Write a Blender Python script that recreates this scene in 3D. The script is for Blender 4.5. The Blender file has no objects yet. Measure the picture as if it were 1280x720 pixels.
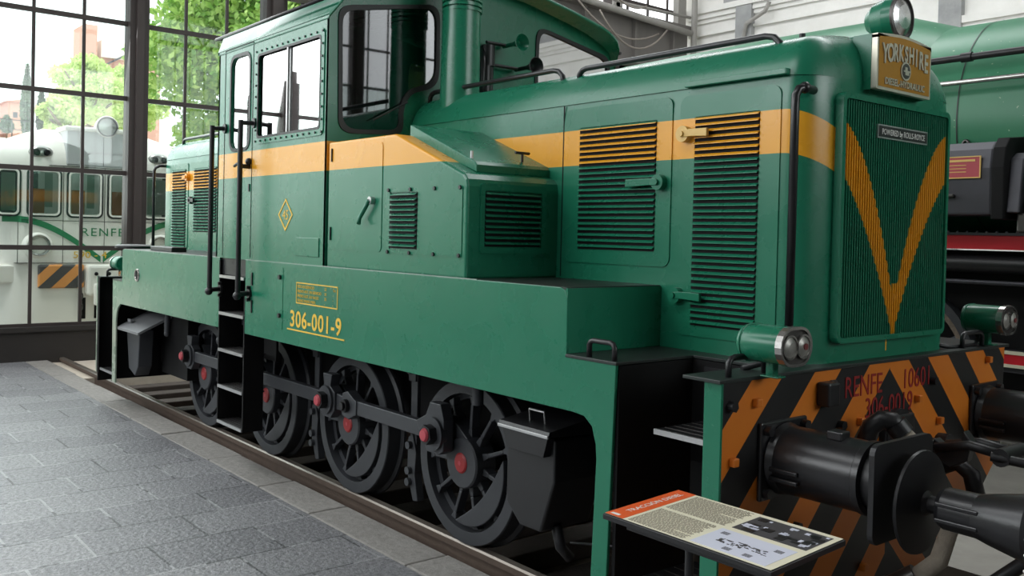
import bpy, bmesh, math, random
from mathutils import Vector, Matrix
random.seed(7)
PI = math.pi
C = bpy.context.scene.collection
sc = bpy.context.scene

# ---------------------------------------------------------------- camera
cam_d = bpy.data.cameras.new('camera')
cam = bpy.data.objects.new('camera', cam_d); C.objects.link(cam)
FPX, PPX, PPY = 1162.66, 645.23, 313.05
cam_d.sensor_width = 36.0
cam_d.lens = FPX / 1280 * 36
cam_d.shift_x = -(PPX - 640) / 1280
cam_d.shift_y = (PPY - 360) / 1280
cam_d.clip_end = 600
Rm = ((0.63304072, 0.02777393, -0.7736201), (0.77375682, 0.00784359, 0.63343418), (0.02366092, -0.99958346, -0.01652496))
cam.matrix_world = Matrix(((Rm[0][0], -Rm[0][1], -Rm[0][2], 0), (Rm[1][0], -Rm[1][1], -Rm[1][2], 0),
                           (Rm[2][0], -Rm[2][1], -Rm[2][2], 2.0), (0, 0, 0, 1)))
sc.camera = cam

# ---------------------------------------------------------------- world and light
sc.view_settings.view_transform = 'Standard'
sc.view_settings.look = 'None'
sc.view_settings.exposure = 0.12
sc.view_settings.gamma = 1.0
sc.view_settings.use_curve_mapping = False
w = bpy.data.worlds.new('sky'); sc.world = w; w.use_nodes = True
bg = w.node_tree.nodes['Background']
bg.inputs[0].default_value = (0.93, 0.97, 1.0, 1)
bg.inputs[1].default_value = 2.3


def area(name, loc, target, sx, sy, power, col=(1, 1, 1)):
    d = bpy.data.lights.new(name, 'AREA'); d.shape = 'RECTANGLE'; d.size = sx; d.size_y = sy
    d.energy = power; d.color = col
    o = bpy.data.objects.new(name, d); C.objects.link(o); o.location = loc
    o.rotation_euler = (Vector(target) - Vector(loc)).to_track_quat('-Z', 'Y').to_euler()
    return o


# daylight: glazed roof strips, the near side windows, both glazed gable ends
area('roof_glazing_daylight_near', (-8, -3.2, 11.1), (-8, 0.5, 0), 14, 2.4, 420, (0.97, 0.99, 1))
area('roof_glazing_daylight_far', (-8, 11.5, 11.3), (-8, 12.5, 0), 14, 2.0, 700, (0.97, 0.99, 1))
area('side_window_daylight', (-9.5, -8.6, 6.2), (-8.5, 3, 1.5), 11, 3.4, 600, (0.95, 0.98, 1))
area('gable_window_daylight', (-14.9, 2.0, 5.4), (-6, 2.2, 2.4), 12, 7.0, 640, (0.97, 1, 1))
area('front_gable_window_daylight', (12.6, 8.0, 6.6), (-2, 4.5, 1.5), 8, 4.0, 420, (0.97, 1, 1))
sun_d = bpy.data.lights.new('hazy_sun', 'SUN'); sun_d.energy = 2.0; sun_d.angle = math.radians(12)
sun = bpy.data.objects.new('hazy_sun', sun_d); C.objects.link(sun)
sun.location = (-16, 0, 40); sun.rotation_euler = Vector((-0.16, 0.25, -0.9)).to_track_quat('-Z', 'Y').to_euler()


# ---------------------------------------------------------------- materials
def lin(c):
    return tuple(((v / 255) / 12.92 if v / 255 <= 0.04045 else ((v / 255 + 0.055) / 1.055) ** 2.4) for v in c)


class NT:
    def __init__(s, name):
        s.m = bpy.data.materials.new(name); s.m.use_nodes = True
        s.t = s.m.node_tree; s.b = s.t.nodes['Principled BSDF']; s.out = s.t.nodes['Material Output']

    def n(s, typ, **kw):
        x = s.t.nodes.new(typ)
        for k, v in kw.items(): setattr(x, k, v)
        return x

    def l(s, a, b): s.t.links.new(a, b)

    def math(s, op, a, b=None, clamp=False):
        x = s.n('ShaderNodeMath', operation=op, use_clamp=clamp)
        for i, v in enumerate((a, b)):
            if v is None: continue
            if isinstance(v, (int, float)): x.inputs[i].default_value = v
            else: s.l(v, x.inputs[i])
        return x.outputs[0]

    def mix(s, f, a, b):
        x = s.n('ShaderNodeMix', data_type='RGBA')
        for sock, v in ((x.inputs[0], f), (x.inputs[6], a), (x.inputs[7], b)):
            if isinstance(v, tuple): sock.default_value = (*v, 1)
            elif isinstance(v, (int, float)): sock.default_value = v
            else: s.l(v, sock)
        return x.outputs[2]

    def pos(s):
        tc = s.n('ShaderNodeTexCoord'); sep = s.n('ShaderNodeSeparateXYZ'); s.l(tc.outputs['Object'], sep.inputs[0])
        return tc.outputs['Object'], sep.outputs[0], sep.outputs[1], sep.outputs[2]

    def noise(s, vec, scale, detail=3, rough=.5):
        x = s.n('ShaderNodeTexNoise'); x.inputs['Scale'].default_value = scale
        x.inputs['Detail'].default_value = detail; x.inputs['Roughness'].default_value = rough
        if vec is not None: s.l(vec, x.inputs['Vector'])
        return x.outputs['Fac']

    def bump(s, h, strength, dist=.01):
        x = s.n('ShaderNodeBump'); x.inputs['Strength'].default_value = strength; x.inputs['Distance'].default_value = dist
        s.l(h, x.inputs['Height']); s.l(x.outputs[0], s.b.inputs['Normal'])

    def between(s, v, a, b):
        return s.math('MULTIPLY', s.math('GREATER_THAN', v, a), s.math('LESS_THAN', v, b))


def plain(name, rgb, rough=.5, metal=0.0, var=.12, scale=6, bump=0, spec=.5):
    t = NT(name); v, x, y, z = t.pos(); c = lin(rgb)
    f = t.noise(v, scale, 4)
    t.l(t.mix(f, tuple(k * (1 - var) for k in c), tuple(min(1, k * (1 + var)) for k in c)), t.b.inputs['Base Color'])
    t.b.inputs['Roughness'].default_value = rough; t.b.inputs['Metallic'].default_value = metal
    t.b.inputs['Specular IOR Level'].default_value = spec
    if bump: t.bump(t.noise(v, scale * 6, 4), bump, .01)
    return t.m


GREEN = lin((28, 112, 84)); ORANGE = lin((228, 160, 36))


def paint(name, mode):
    """green loco paint with the yellow-orange band (a property of the paint scheme)."""
    t = NT(name); v, x, y, z = t.pos()
    f = t.noise(v, 1.6, 5, .6)
    g = t.mix(f, tuple(k * .9 for k in GREEN), tuple(k * 1.1 for k in GREEN))
    o = t.mix(t.noise(v, 3, 4), tuple(k * .93 for k in ORANGE), tuple(min(1, k * 1.04) for k in ORANGE))
    mask = None
    if mode == 'band':
        mask = t.between(z, 2.418, 2.626)
    elif mode == 'nose':
        # band that dips as it rounds the nose corners
        a = t.math('ABSOLUTE', t.math('SUBTRACT', y, 4.48))
        dip = t.math('MULTIPLY', t.math('SUBTRACT', .72, a, True), .40)
        front = t.math('GREATER_THAN', x, -2.75)
        zz = t.math('ADD', z, t.math('MULTIPLY', dip, front))
        m1 = t.between(zz, 2.418, 2.626)
        side = t.math('GREATER_THAN', a, .46)
        m1 = t.math('MULTIPLY', m1, t.math('MAXIMUM', side, t.math('LESS_THAN', x, -2.75)))
        drip = t.math('MULTIPLY', t.math('LESS_THAN', a, .006), t.math('GREATER_THAN', x, -2.6))
        drip = t.math('MULTIPLY', drip, t.between(z, 1.455, 1.56))
        mask = t.math('MAXIMUM', m1, drip)
    elif mode == 'grille':
        a = t.math('ABSOLUTE', t.math('SUBTRACT', y, 4.475))
        # V: outer edge and inner edge heights as curves of |y|
        zo = t.math('ADD', t.math('ADD', 1.53, t.math('MULTIPLY', a, 2.28)), t.math('MULTIPLY', t.math('MULTIPLY', a, a), -1.35))
        zi = t.math('ADD', t.math('ADD', 1.70, t.math('MULTIPLY', a, 3.10)), t.math('MULTIPLY', t.math('MULTIPLY', a, a), -2.65))
        mask = t.math('MULTIPLY', t.math('GREATER_THAN', z, zo), t.math('LESS_THAN', z, zi))
        tail = t.math('MULTIPLY', t.math('LESS_THAN', a, .022), t.between(z, 1.545, 1.80))
        mask = t.math('MAXIMUM', mask, tail)
    if mode == 'plain':
        # pale road dust clinging low on the rearmost side plates
        low = t.math('MULTIPLY', t.math('SUBTRACT', 1.52, z), 1.6, True); back = t.math('MULTIPLY', t.math('SUBTRACT', -7.2, x), .35, True)
        near = t.math('LESS_THAN', y, 3.12)
        dust = t.math('MULTIPLY', t.math('MULTIPLY', t.math('MULTIPLY', low, back, True), near), t.math('ADD', t.noise(v, 5, 4), .2))
        g = t.mix(dust, g, lin((176, 180, 164)))
    if mask is not None: t.l(t.mix(mask, g, o), t.b.inputs['Base Color'])
    else: t.l(g, t.b.inputs['Base Color'])
    r = t.n('ShaderNodeMapRange'); r.inputs['To Min'].default_value = .20; r.inputs['To Max'].default_value = .36
    t.l(t.noise(v, 5, 5), r.inputs['Value']); t.l(r.outputs[0], t.b.inputs['Roughness'])
    t.bump(t.noise(v, 1.8, 1), .03, .02)
    return t.m


M = {}
M['paint'] = paint('green_paint', 'plain')
M['band'] = paint('green_paint_with_band', 'band')
M['nose'] = paint('green_paint_nose', 'nose')
M['grille'] = paint('green_paint_grille', 'grille')
M['black'] = plain('black_paint', (26, 26, 28), .42, 0, .2)
M['blackgloss'] = plain('black_gloss_paint', (32, 32, 34), .30, 0, .35, 9, .06)
M['dullsteel'] = plain('dull_grey_lid', (128, 130, 132), .45, .2)
M['under'] = plain('underframe_black', (10, 10, 11), .7, 0, .3, 6, 0, .25)
M['wheel'] = plain('wheel_dark_grey', (52, 54, 58), .5, .0, .15, 8, .05)
M['rod'] = plain('rod_grey', (68, 70, 74), .42, .25, .12, 8)
M['red'] = plain('red_paint', (150, 34, 36), .5)
M['dullred'] = plain('dull_red_lens', (110, 50, 50), .4)
M['boltorange'] = plain('beam_bolt_orange', (204, 112, 28), .45)
M['pink'] = plain('faded_red_cap', (176, 66, 76), .45)
M['orange'] = plain('orange_paint', (232, 152, 38), .4)
M['cream'] = plain('pale_gold_paint', (222, 184, 104), .4)
M['alu'] = plain('worn_aluminium', (190, 190, 190), .35, .8)
M['steel'] = plain('dark_steel', (86, 84, 82), .38, .75, .2, 12)
M['chrome'] = plain('dull_chrome', (170, 168, 165), .25, .9)
M['rubber'] = plain('rubber_seal', (20, 20, 20), .5)
M['deck'] = plain('dark_deck_plate', (44, 50, 48), .4, .2, .3, 10, .1)
M['floortop'] = plain('worn_edge', (150, 165, 155), .4)
M['inner'] = plain('cab_interior', (150, 165, 150), .6)
M['yellowtext'] = plain('yellow_lettering', (228, 184, 56), .5, 0, .05)
M['redtext'] = plain('dark_red_lettering', (140, 26, 26), .5, 0, .05)
M['white'] = plain('white_lettering', (225, 225, 220), .5, 0, .04)
M['cream_rail'] = plain('railcar_white', (238, 233, 226), .45, 0, .08, 2)
M['rail_grey'] = plain('railcar_grey_panel', (188, 188, 190), .5, 0, .06, 2)
M['rail_green'] = plain('railcar_green', (38, 124, 78), .45)
M['brass'] = plain('plate_brown_gold', (176, 124, 30), .4, .3, .12, 20)
M['zinc'] = plain('plate_raised_metal', (200, 196, 180), .35, .5, .1, 20)
M['wood'] = plain('old_sleeper_wood', (66, 58, 52), .85, 0, .35, 9, .5)
M['frameiron'] = plain('window_iron', (62, 54, 52), .6, 0, .15, 4)
M['girder'] = plain('grey_girder', (112, 108, 104), .6, 0, .2, 2)
M['pipe'] = plain('grey_pipe', (150, 147, 142), .55)
M['wire'] = plain('pale_cable', (140, 132, 124), .6)
M['bark'] = plain('bark', (120, 104, 86), .9, 0, .3, 8)
M['canvas'] = plain('hose_wrap', (170, 160, 145), .9, 0, .2, 40, .6)
M['stack_red'] = plain('steam_red', (200, 30, 44), .4)
M['pump'] = plain('pump_grey', (70, 70, 76), .4, .3, .2, 5)
M['board'] = plain('panel_cream', (226, 220, 196), .4, 0, .04)
M['boardorange'] = plain('panel_orange', (222, 92, 40), .4, 0, .04)
M['boardblue'] = plain('panel_pale_blue', (208, 210, 224), .4, 0, .03)
M['ink'] = plain('panel_ink', (120, 112, 98), .6)
M['inkdark'] = plain('panel_ink_dark', (62, 60, 62), .6)
M['interior_orange'] = plain('railcar_seats_orange', (196, 120, 66), .7)
M['curtain'] = plain('railcar_dark_interior', (70, 74, 72), .6, 0, .3, 3)


def glass(name, tint=(.9, .95, .93), rough=.02, refl=1.0):
    t = NT(name)
    tr = t.n('ShaderNodeBsdfTransparent'); tr.inputs[0].default_value = (*tint, 1)
    gl = t.n('ShaderNodeBsdfGlossy'); gl.inputs['Roughness'].default_value = rough
    fr = t.n('ShaderNodeFresnel'); fr.inputs['IOR'].default_value = 1.5
    mx = t.n('ShaderNodeMixShader')
    t.l(t.math('MULTIPLY', fr.outputs[0], refl, True), mx.inputs[0]); t.l(tr.outputs[0], mx.inputs[1]); t.l(gl.outputs[0], mx.inputs[2])
    t.l(mx.outputs[0], t.out.inputs[0]); return t.m


M['glass'] = glass('window_glass')
M['cabglass'] = glass('cab_glass', (.40, .42, .42), .02, 2.2)
M['lens'] = glass('lens_glass', (.8, .8, .8), .25, 1.6)
M['reflector'] = plain('reflector_grey', (150, 148, 142), .35, .4, .25, 30)


def beam_stripes():
    t = NT('beam_black_and_orange_stripes'); v, x, y, z = t.pos()
    u = t.math('ADD', t.math('SUBTRACT', 4.5, y), z)
    l = t.math('LESS_THAN', t.math('MODULO', t.math('ADD', t.math('SUBTRACT', u, 1.46), 4.7), .47), .22)
    q = t.math('ADD', t.math('SUBTRACT', y, 4.5), z)
    r = t.math('LESS_THAN', t.math('MODULO', t.math('ADD', t.math('SUBTRACT', q, 1.29), 4.2), .42), .22)
    left = t.math('LESS_THAN', y, 4.42)
    m = t.math('ADD', t.math('MULTIPLY', l, left), t.math('MULTIPLY', r, t.math('SUBTRACT', 1, left)))
    n = t.noise(v, 4, 4)
    o = t.mix(n, lin((196, 104, 20)), lin((214, 124, 34))); k = t.mix(n, lin((17, 17, 18)), lin((27, 26, 26)))
    t.l(t.mix(m, k, o), t.b.inputs['Base Color']); t.b.inputs['Roughness'].default_value = .45
    return t.m


M['beam'] = beam_stripes()


def steam_green():
    t = NT('steam_loco_green'); v, x, y, z = t.pos()
    n = t.noise(v, 1.2, 5, .6); sp = t.math('GREATER_THAN', t.noise(v, 22, 2), .735)
    g = t.mix(n, lin((36, 104, 74)), lin((62, 134, 98)))
    t.l(t.mix(sp, g, lin((150, 180, 150))), t.b.inputs['Base Color']); t.b.inputs['Roughness'].default_value = .38
    return t.m


M['sgreen'] = steam_green()


def slabs(name):
    """basalt paving slabs: courses across, staggered joints"""
    t = NT(name); v, x, y, z = t.pos()
    cx = t.math('DIVIDE', t.math('ADD', x, 56.5), .505)             # course index along x
    row = t.math('FLOOR', cx); fx = t.math('SUBTRACT', cx, row)
    wn0 = t.n('ShaderNodeTexWhiteNoise', noise_dimensions='1D'); t.l(row, wn0.inputs['W'])
    off = t.math('ADD', t.math('MULTIPLY', row, .5), t.math('MULTIPLY', wn0.outputs[0], .22))
    cy = t.math('ADD', t.math('DIVIDE', t.math('ADD', y, 40), .70), off)
    col = t.math('FLOOR', cy); fy = t.math('SUBTRACT', cy, col)
    ex = t.math('MULTIPLY', t.math('MINIMUM', fx, t.math('SUBTRACT', 1, fx)), .505)
    ey = t.math('MULTIPLY', t.math('MINIMUM', fy, t.math('SUBTRACT', 1, fy)), .70)
    wob = t.math('MULTIPLY', t.noise(v, 7, 3), .008)
    e = t.math('ADD', t.math('MINIMUM', ex, ey), wob)
    joint = t.math('LESS_THAN', e, .0125)
    cb = t.n('ShaderNodeCombineXYZ'); t.l(row, cb.inputs[0]); t.l(col, cb.inputs[1])
    wn = t.n('ShaderNodeTexWhiteNoise', noise_dimensions='3D'); t.l(cb.outputs[0], wn.inputs['Vector'])
    base = t.mix(wn.outputs[0], lin((112, 112, 115)), lin((138, 138, 140)))
    dirt = t.noise(v, 1.1, 4)
    base = t.mix(t.math('MULTIPLY', dirt, .5), base, lin((86, 88, 92)))
    sp = t.noise(v, 30, 4, .75)
    base = t.mix(t.math('MULTIPLY', t.math('GREATER_THAN', sp, .55), .30), base, lin((165, 165, 166)))
    base = t.mix(t.math('MULTIPLY', t.math('LESS_THAN', sp, .45), .40), base, lin((66, 67, 69)))
    pale = t.noise(v, 2.3, 2)
    jc = t.mix(t.math('GREATER_THAN', pale, .5), lin((44, 44, 46)), lin((158, 158, 160)))
    t.l(t.mix(t.math('MULTIPLY', joint, .75), base, jc), t.b.inputs['Base Color'])
    t.b.inputs['Roughness'].default_value = .46
    h = t.math('ADD', t.math('MULTIPLY', t.noise(v, 26, 4, .7), .9), t.math('MULTIPLY', joint, -.6))
    t.bump(h, .8, .016)
    return t.m


M['slabs'] = slabs('basalt_slabs')


def stone(name, a, b, sc_=30, rough=.75, bump=.5):
    t = NT(name); v, x, y, z = t.pos()
    n = t.noise(v, sc_, 4, .7); n2 = t.noise(v, 1.2, 3)
    c = t.mix(n, lin(a), lin(b)); c = t.mix(t.math('MULTIPLY', n2, .35), c, lin(a))
    t.l(c, t.b.inputs['Base Color']); t.b.inputs['Roughness'].default_value = rough
    t.bump(n, bump, .01); return t.m


M['kerb'] = stone('granite_kerb', (98, 96, 93), (176, 172, 166), 20, .75, .8)
M['concrete'] = stone('floor_concrete', (140, 136, 128), (182, 178, 170), 3)
M['ballast'] = stone('ballast', (70, 60, 52), (150, 136, 120), 16, .9, 1)
M['sand'] = stone('pale_ground', (176, 166, 150), (214, 204, 190), 8, .9, .4)
M['rail'] = stone('rusty_rail', (70, 58, 50), (104, 88, 78), 12, .6, .2)
M['railtop'] = plain('worn_rail_head', (120, 112, 104), .35, .5, .15, 14)
M['plaster'] = stone('whitewashed_wall', (214, 212, 206), (244, 243, 240), 2.2, .8, .1)
M['plastergrey'] = stone('grey_flaked_wall', (120, 122, 124), (190, 190, 188), 2.6, .8, .2)
M['darkwall'] = plain('dark_dado', (46, 42, 40), .6)
M['brick'] = plain('pink_brick', (205, 160, 144), .9, 0, .1, 3)
M['rooftile'] = plain('red_roof_tiles', (196, 128, 110), .9, 0, .12, 3)
M['wallwhite'] = plain('white_house_wall', (236, 228, 216), .9, 0, .05, 2)


def leafmat(name, a, b, trans=.35):
    t = NT(name); v, x, y, z = t.pos()
    n = t.noise(v, 2.2, 3)
    r = t.n('ShaderNodeMapRange'); r.inputs['From Min'].default_value = .35; r.inputs['From Max'].default_value = .65
    t.l(n, r.inputs['Value'])
    c = t.mix(r.outputs[0], lin(a), lin(b)); t.l(c, t.b.inputs['Base Color']); t.b.inputs['Roughness'].default_value = .6
    tl = t.n('ShaderNodeBsdfTranslucent'); t.l(c, tl.inputs[0])
    mx = t.n('ShaderNodeMixShader'); mx.inputs[0].default_value = trans
    t.l(t.b.outputs[0], mx.inputs[1]); t.l(tl.outputs[0], mx.inputs[2]); t.l(mx.outputs[0], t.out.inputs[0])
    return t.m


M['leaf'] = leafmat('plane_tree_leaves', (112, 158, 66), (190, 214, 124), .45)
M['leafpale'] = leafmat('pale_leaves', (190, 212, 130), (224, 236, 172), .45)
M['cypress'] = leafmat('cypress_leaves', (70, 100, 78), (104, 130, 100), .2)


# ---------------------------------------------------------------- mesh helpers
class MB:
    """collects shapes, then builds ONE mesh object"""
    def __init__(s): s.b = bmesh.new(); s.mi = 0; s.ms = []

    def mat(s, m):
        if m not in s.ms: s.ms.append(m)
        s.mi = s.ms.index(m); return s

    def _new(s, vs, fs, smooth=False):
        v = [s.b.verts.new(p) for p in vs]
        for f in fs:
            try:
                q = s.b.faces.new([v[i] for i in f]); q.material_index = s.mi; q.smooth = smooth
            except ValueError: pass
        return s

    def box(s, x0, x1, y0, y1, z0, z1):
        vs = [(x, y, z) for x in (x0, x1) for y in (y0, y1) for z in (z0, z1)]
        return s._new(vs, [(0, 1, 3, 2), (4, 6, 7, 5), (0, 4, 5, 1), (2, 3, 7, 6), (0, 2, 6, 4), (1, 5, 7, 3)])

    def bbox(s, x0, x1, y0, y1, z0, z1, r=.01):
        """box with chamfered edges"""
        t = bmesh.new(); bmesh.ops.create_cube(t, size=1)
        for v in t.verts: v.co = ((x0 + x1) / 2 + v.co.x * (x1 - x0), (y0 + y1) / 2 + v.co.y * (y1 - y0), (z0 + z1) / 2 + v.co.z * (z1 - z0))
        bmesh.ops.bevel(t, geom=list(t.edges), offset=r, segments=2, affect='EDGES', profile=.5)
        return s.merge(t)

    def merge(s, t, smooth=False):
        mp = {}
        for v in t.verts: mp[v] = s.b.verts.new(v.co)
        for f in t.faces:
            q = s.b.faces.new([mp[v] for v in f.verts]); q.material_index = s.mi; q.smooth = smooth or f.smooth
        t.free(); return s

    def prism(s, pts, a0, a1, ax='y'):
        """extrude polygon pts (2D) along an axis; 2D = the other axes in xyz order"""
        def P(p, a):
            return {'x': (a, p[0], p[1]), 'y': (p[0], a, p[1]), 'z': (p[0], p[1], a)}[ax]
        n = len(pts)
        vs = [P(p, a0) for p in pts] + [P(p, a1) for p in pts]
        fs = [tuple(range(n)), tuple(range(2 * n - 1, n - 1, -1))] + [(i, (i + 1) % n, n + (i + 1) % n, n + i) for i in range(n)]
        return s._new(vs, fs)

    def cyl(s, p0, p1, r0, r1=None, seg=16, cap=True):
        if r1 is None: r1 = r0
        p0 = Vector(p0); p1 = Vector(p1); d = (p1 - p0).normalized()
        u = d.orthogonal().normalized(); v = d.cross(u)
        a = []; b = []
        for i in range(seg):
            t = 2 * PI * i / seg; q = u * math.cos(t) + v * math.sin(t)
            a.append(s.b.verts.new(p0 + q * r0)); b.append(s.b.verts.new(p1 + q * r1))
        for i in range(seg):
            f = s.b.faces.new((a[i], a[(i + 1) % seg], b[(i + 1) % seg], b[i])); f.smooth = True; f.material_index = s.mi
        if cap:
            for ring, rr in ((a, r0), (b, r1)):
                if rr > 1e-5:
                    co = [s.b.verts.new(k.co) for k in ring]
                    f = s.b.faces.new(co); f.material_index = s.mi
        return s

    def lathe(s, prof, origin, axis='y', seg=32, smooth=True, sharp=None):
        """prof: list of (r, h) along axis"""
        o = Vector(origin)
        def P(r, h, t):
            c, q = r * math.cos(t), r * math.sin(t)
            return o + Vector({'x': (h, c, q), 'y': (c, h, q), 'z': (c, q, h)}[axis])
        for k in range(len(prof) - 1):
            (r0, h0), (r1, h1) = prof[k], prof[k + 1]
            A = [s.b.verts.new(P(r0, h0, 2 * PI * i / seg)) for i in range(seg)]
            B = [s.b.verts.new(P(r1, h1, 2 * PI * i / seg)) for i in range(seg)]
            for i in range(seg):
                f = s.b.faces.new((A[i], A[(i + 1) % seg], B[(i + 1) % seg], B[i])); f.smooth = smooth; f.material_index = s.mi
        return s

    def tube(s, pts, r, seg=8, closed=False, rad=None):
        pts = [Vector(p) for p in pts]; rings = []
        n = len(pts); up = None
        for i, p in enumerate(pts):
            d = (pts[min(i + 1, n - 1)] - pts[max(i - 1, 0)]).normalized()
            if up is None: up = d.orthogonal().normalized()
            u = (up - d * up.dot(d))
            u = u.normalized() if u.length > 1e-6 else d.orthogonal().normalized()
            up = u; v = d.cross(u); rr = rad[i] if rad else r
            rings.append([s.b.verts.new(p + (u * math.cos(2 * PI * k / seg) + v * math.sin(2 * PI * k / seg)) * rr) for k in range(seg)])
        for a, b in zip(rings, rings[1:]):
            for k in range(seg):
                f = s.b.faces.new((a[k], a[(k + 1) % seg], b[(k + 1) % seg], b[k])); f.smooth = True; f.material_index = s.mi
        for e in (rings[0], rings[-1]):
            f = s.b.faces.new(e); f.material_index = s.mi
        return s

    def sphere(s, c, r, seg=16, sc3=(1, 1, 1)):
        t = bmesh.new(); bmesh.ops.create_uvsphere(t, u_segments=seg, v_segments=max(6, seg // 2), radius=r)
        for v in t.verts: v.co = Vector((v.co.x * sc3[0], v.co.y * sc3[1], v.co.z * sc3[2])) + Vector(c)
        return s.merge(t, True)

    def plate(s, outer, holes, a0, a1, ax='y'):
        """flat plate with holes, extruded from a0 to a1 along ax"""
        cu = bpy.data.curves.new('tmp', 'CURVE'); cu.dimensions = '2D'; cu.fill_mode = 'BOTH'
        for loop in [outer] + list(holes):
            sp = cu.splines.new('POLY'); sp.points.add(len(loop) - 1); sp.use_cyclic_u = True
            for q, p in zip(sp.points, loop): q.co = (p[0], p[1], 0, 1)
        cu.extrude = .5
        o = bpy.data.objects.new('tmp', cu); me = o.to_mesh()
        vs = []
        for v in me.vertices:
            a = a0 + (v.co.z + .5) * (a1 - a0); x, y = v.co.x, v.co.y
            vs.append({'x': (a, x, y), 'y': (x, a, y), 'z': (x, y, a)}[ax])
        fs = [tuple(p.vertices) for p in me.polygons]
        s._new(vs, fs)
        o.to_mesh_clear(); bpy.data.objects.remove(o); bpy.data.curves.remove(cu)
        return s

    def text(s, txt, origin, xdir, ydir, size, depth=.002, align='CENTER', sx=1.0, bold=0.0, space=1.0):
        cu = bpy.data.curves.new('tmp', 'FONT'); cu.body = txt; cu.size = size; cu.align_x = align; cu.extrude = .5; cu.offset = bold
        cu.space_character = space; cu.resolution_u = 3
        o = bpy.data.objects.new('tmp', cu); me = o.to_mesh()
        X = Vector(xdir).normalized(); Y = Vector(ydir).normalized(); Z = X.cross(Y); O = Vector(origin)
        vs = [O + X * v.co.x * sx + Y * v.co.y + Z * (v.co.z + .5) * depth for v in me.vertices]
        s._new(vs, [tuple(p.vertices) for p in me.polygons])
        o.to_mesh_clear(); bpy.data.objects.remove(o); bpy.data.curves.remove(cu)
        return s

    def build(s, name, parent=None, bevel=0.0, seg=2):
        bmesh.ops.remove_doubles(s.b, verts=s.b.verts, dist=1e-6) if False else None
        bmesh.ops.recalc_face_normals(s.b, faces=s.b.faces)
        me = bpy.data.meshes.new(name); s.b.to_mesh(me); s.b.free()
        for m in s.ms: me.materials.append(m)
        o = bpy.data.objects.new(name, me); C.objects.link(o)
        if parent:
            o.parent = parent; o.matrix_parent_inverse = parent.matrix_basis.inverted()
        if bevel:
            md = o.modifiers.new('bevel', 'BEVEL'); md.width = bevel; md.segments = seg; md.limit_method = 'ANGLE'; md.angle_limit = math.radians(50)
        return o


def mb(m): return MB().mat(m)


def thing(name, label, cat, loc, group=None):
    o = bpy.data.objects.new(name, None); C.objects.link(o); o.location = loc; o.empty_display_size = .2
    o.matrix_basis = Matrix.Translation(Vector(loc))
    return tag(o, label, cat, group)


def tag(o, label, cat, group=None, kind=None):
    o['label'] = label; o['category'] = cat
    if group: o['group'] = group
    if kind: o['kind'] = kind
    return o


def struct(o): o['kind'] = 'structure'; return o


def rr(x0, x1, z0, z1, r, n=5):
    """rounded rectangle"""
    rs = r if isinstance(r, (tuple, list)) else (r,) * 4
    out = []
    for (cx, cz, a0), q in zip(((x1, z0, -90), (x1, z1, 0), (x0, z1, 90), (x0, z0, 180)), rs):
        sx = -1 if cx == x1 else 1; sz = 1 if cz == z0 else -1
        for i in range(n + 1):
            a = math.radians(a0 + 90 * i / n); out.append((cx + sx * q + q * math.cos(a), cz + sz * q + q * math.sin(a)))
    return out


def frame_of(poly, d):
    """inset loop of a roughly convex polygon about its centre by absolute amount d"""
    cx = sum(p[0] for p in poly) / len(poly); cz = sum(p[1] for p in poly) / len(poly)
    out = []; n = len(poly)
    for i in range(n):
        a, b, c = Vector(poly[i - 1]), Vector(poly[i]), Vector(poly[(i + 1) % n])
        t = (c - a); t = t.normalized() if t.length > 1e-9 else Vector((1, 0))
        nn = Vector((-t.y, t.x))
        out.append((b.x + nn.x * d, b.y + nn.y * d))
    return out


def arc_pts(c, r, a0, a1, n, plane='xz'):
    return [(c[0] + r * math.cos(math.radians(a0 + (a1 - a0) * i / n)), c[1] + r * math.sin(math.radians(a0 + (a1 - a0) * i / n))) for i in range(n + 1)]


YC = 4.48; YS = 3.08; YF = 5.88          # loco centre line, near side, far side
ZB, ZT = 1.148, 1.748                    # skirt bottom and top

# ================================================================= STRUCTURE
XW = -15.25; YW = 17.7; XE = 13.0; YN = -9.0
# platform, floor, pit
struct(mb(M['slabs']).box(-40, XE, YN - 3, 3.084, -.5, -.035).build('floor'))
k = mb(M['kerb'])
xx = -22.0
while xx < XE:
    L = random.uniform(.85, 1.35)
    k.bbox(xx + .005, xx + L - .005, 3.092 + random.uniform(0, .01), 3.405 + random.uniform(-.012, .012), -.5, -.036 + random.uniform(-.004, .004), .012)
    xx += L
struct(k.build('trim_1'))
struct(mb(M['concrete']).box(XW - .2, XE, 5.95, YW, -.5, -.06).build('trim_2'))
tag(mb(M['ballast']).box(-60, XE, 3.40, 5.96, -.6, -.335).build('ballast_bed'), 'pale gritty ballast bed lying between the rails under the green locomotive', 'ballast', None, 'stuff')
struct(mb(M['sand']).box(-80, XW + 1.9, 3.425, 60, -.6, -.075).build('trim_3'))
struct(mb(M['sand']).box(-120, XW - .3, -40, 90, -.75, -.1).build('trim_4'))

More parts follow.
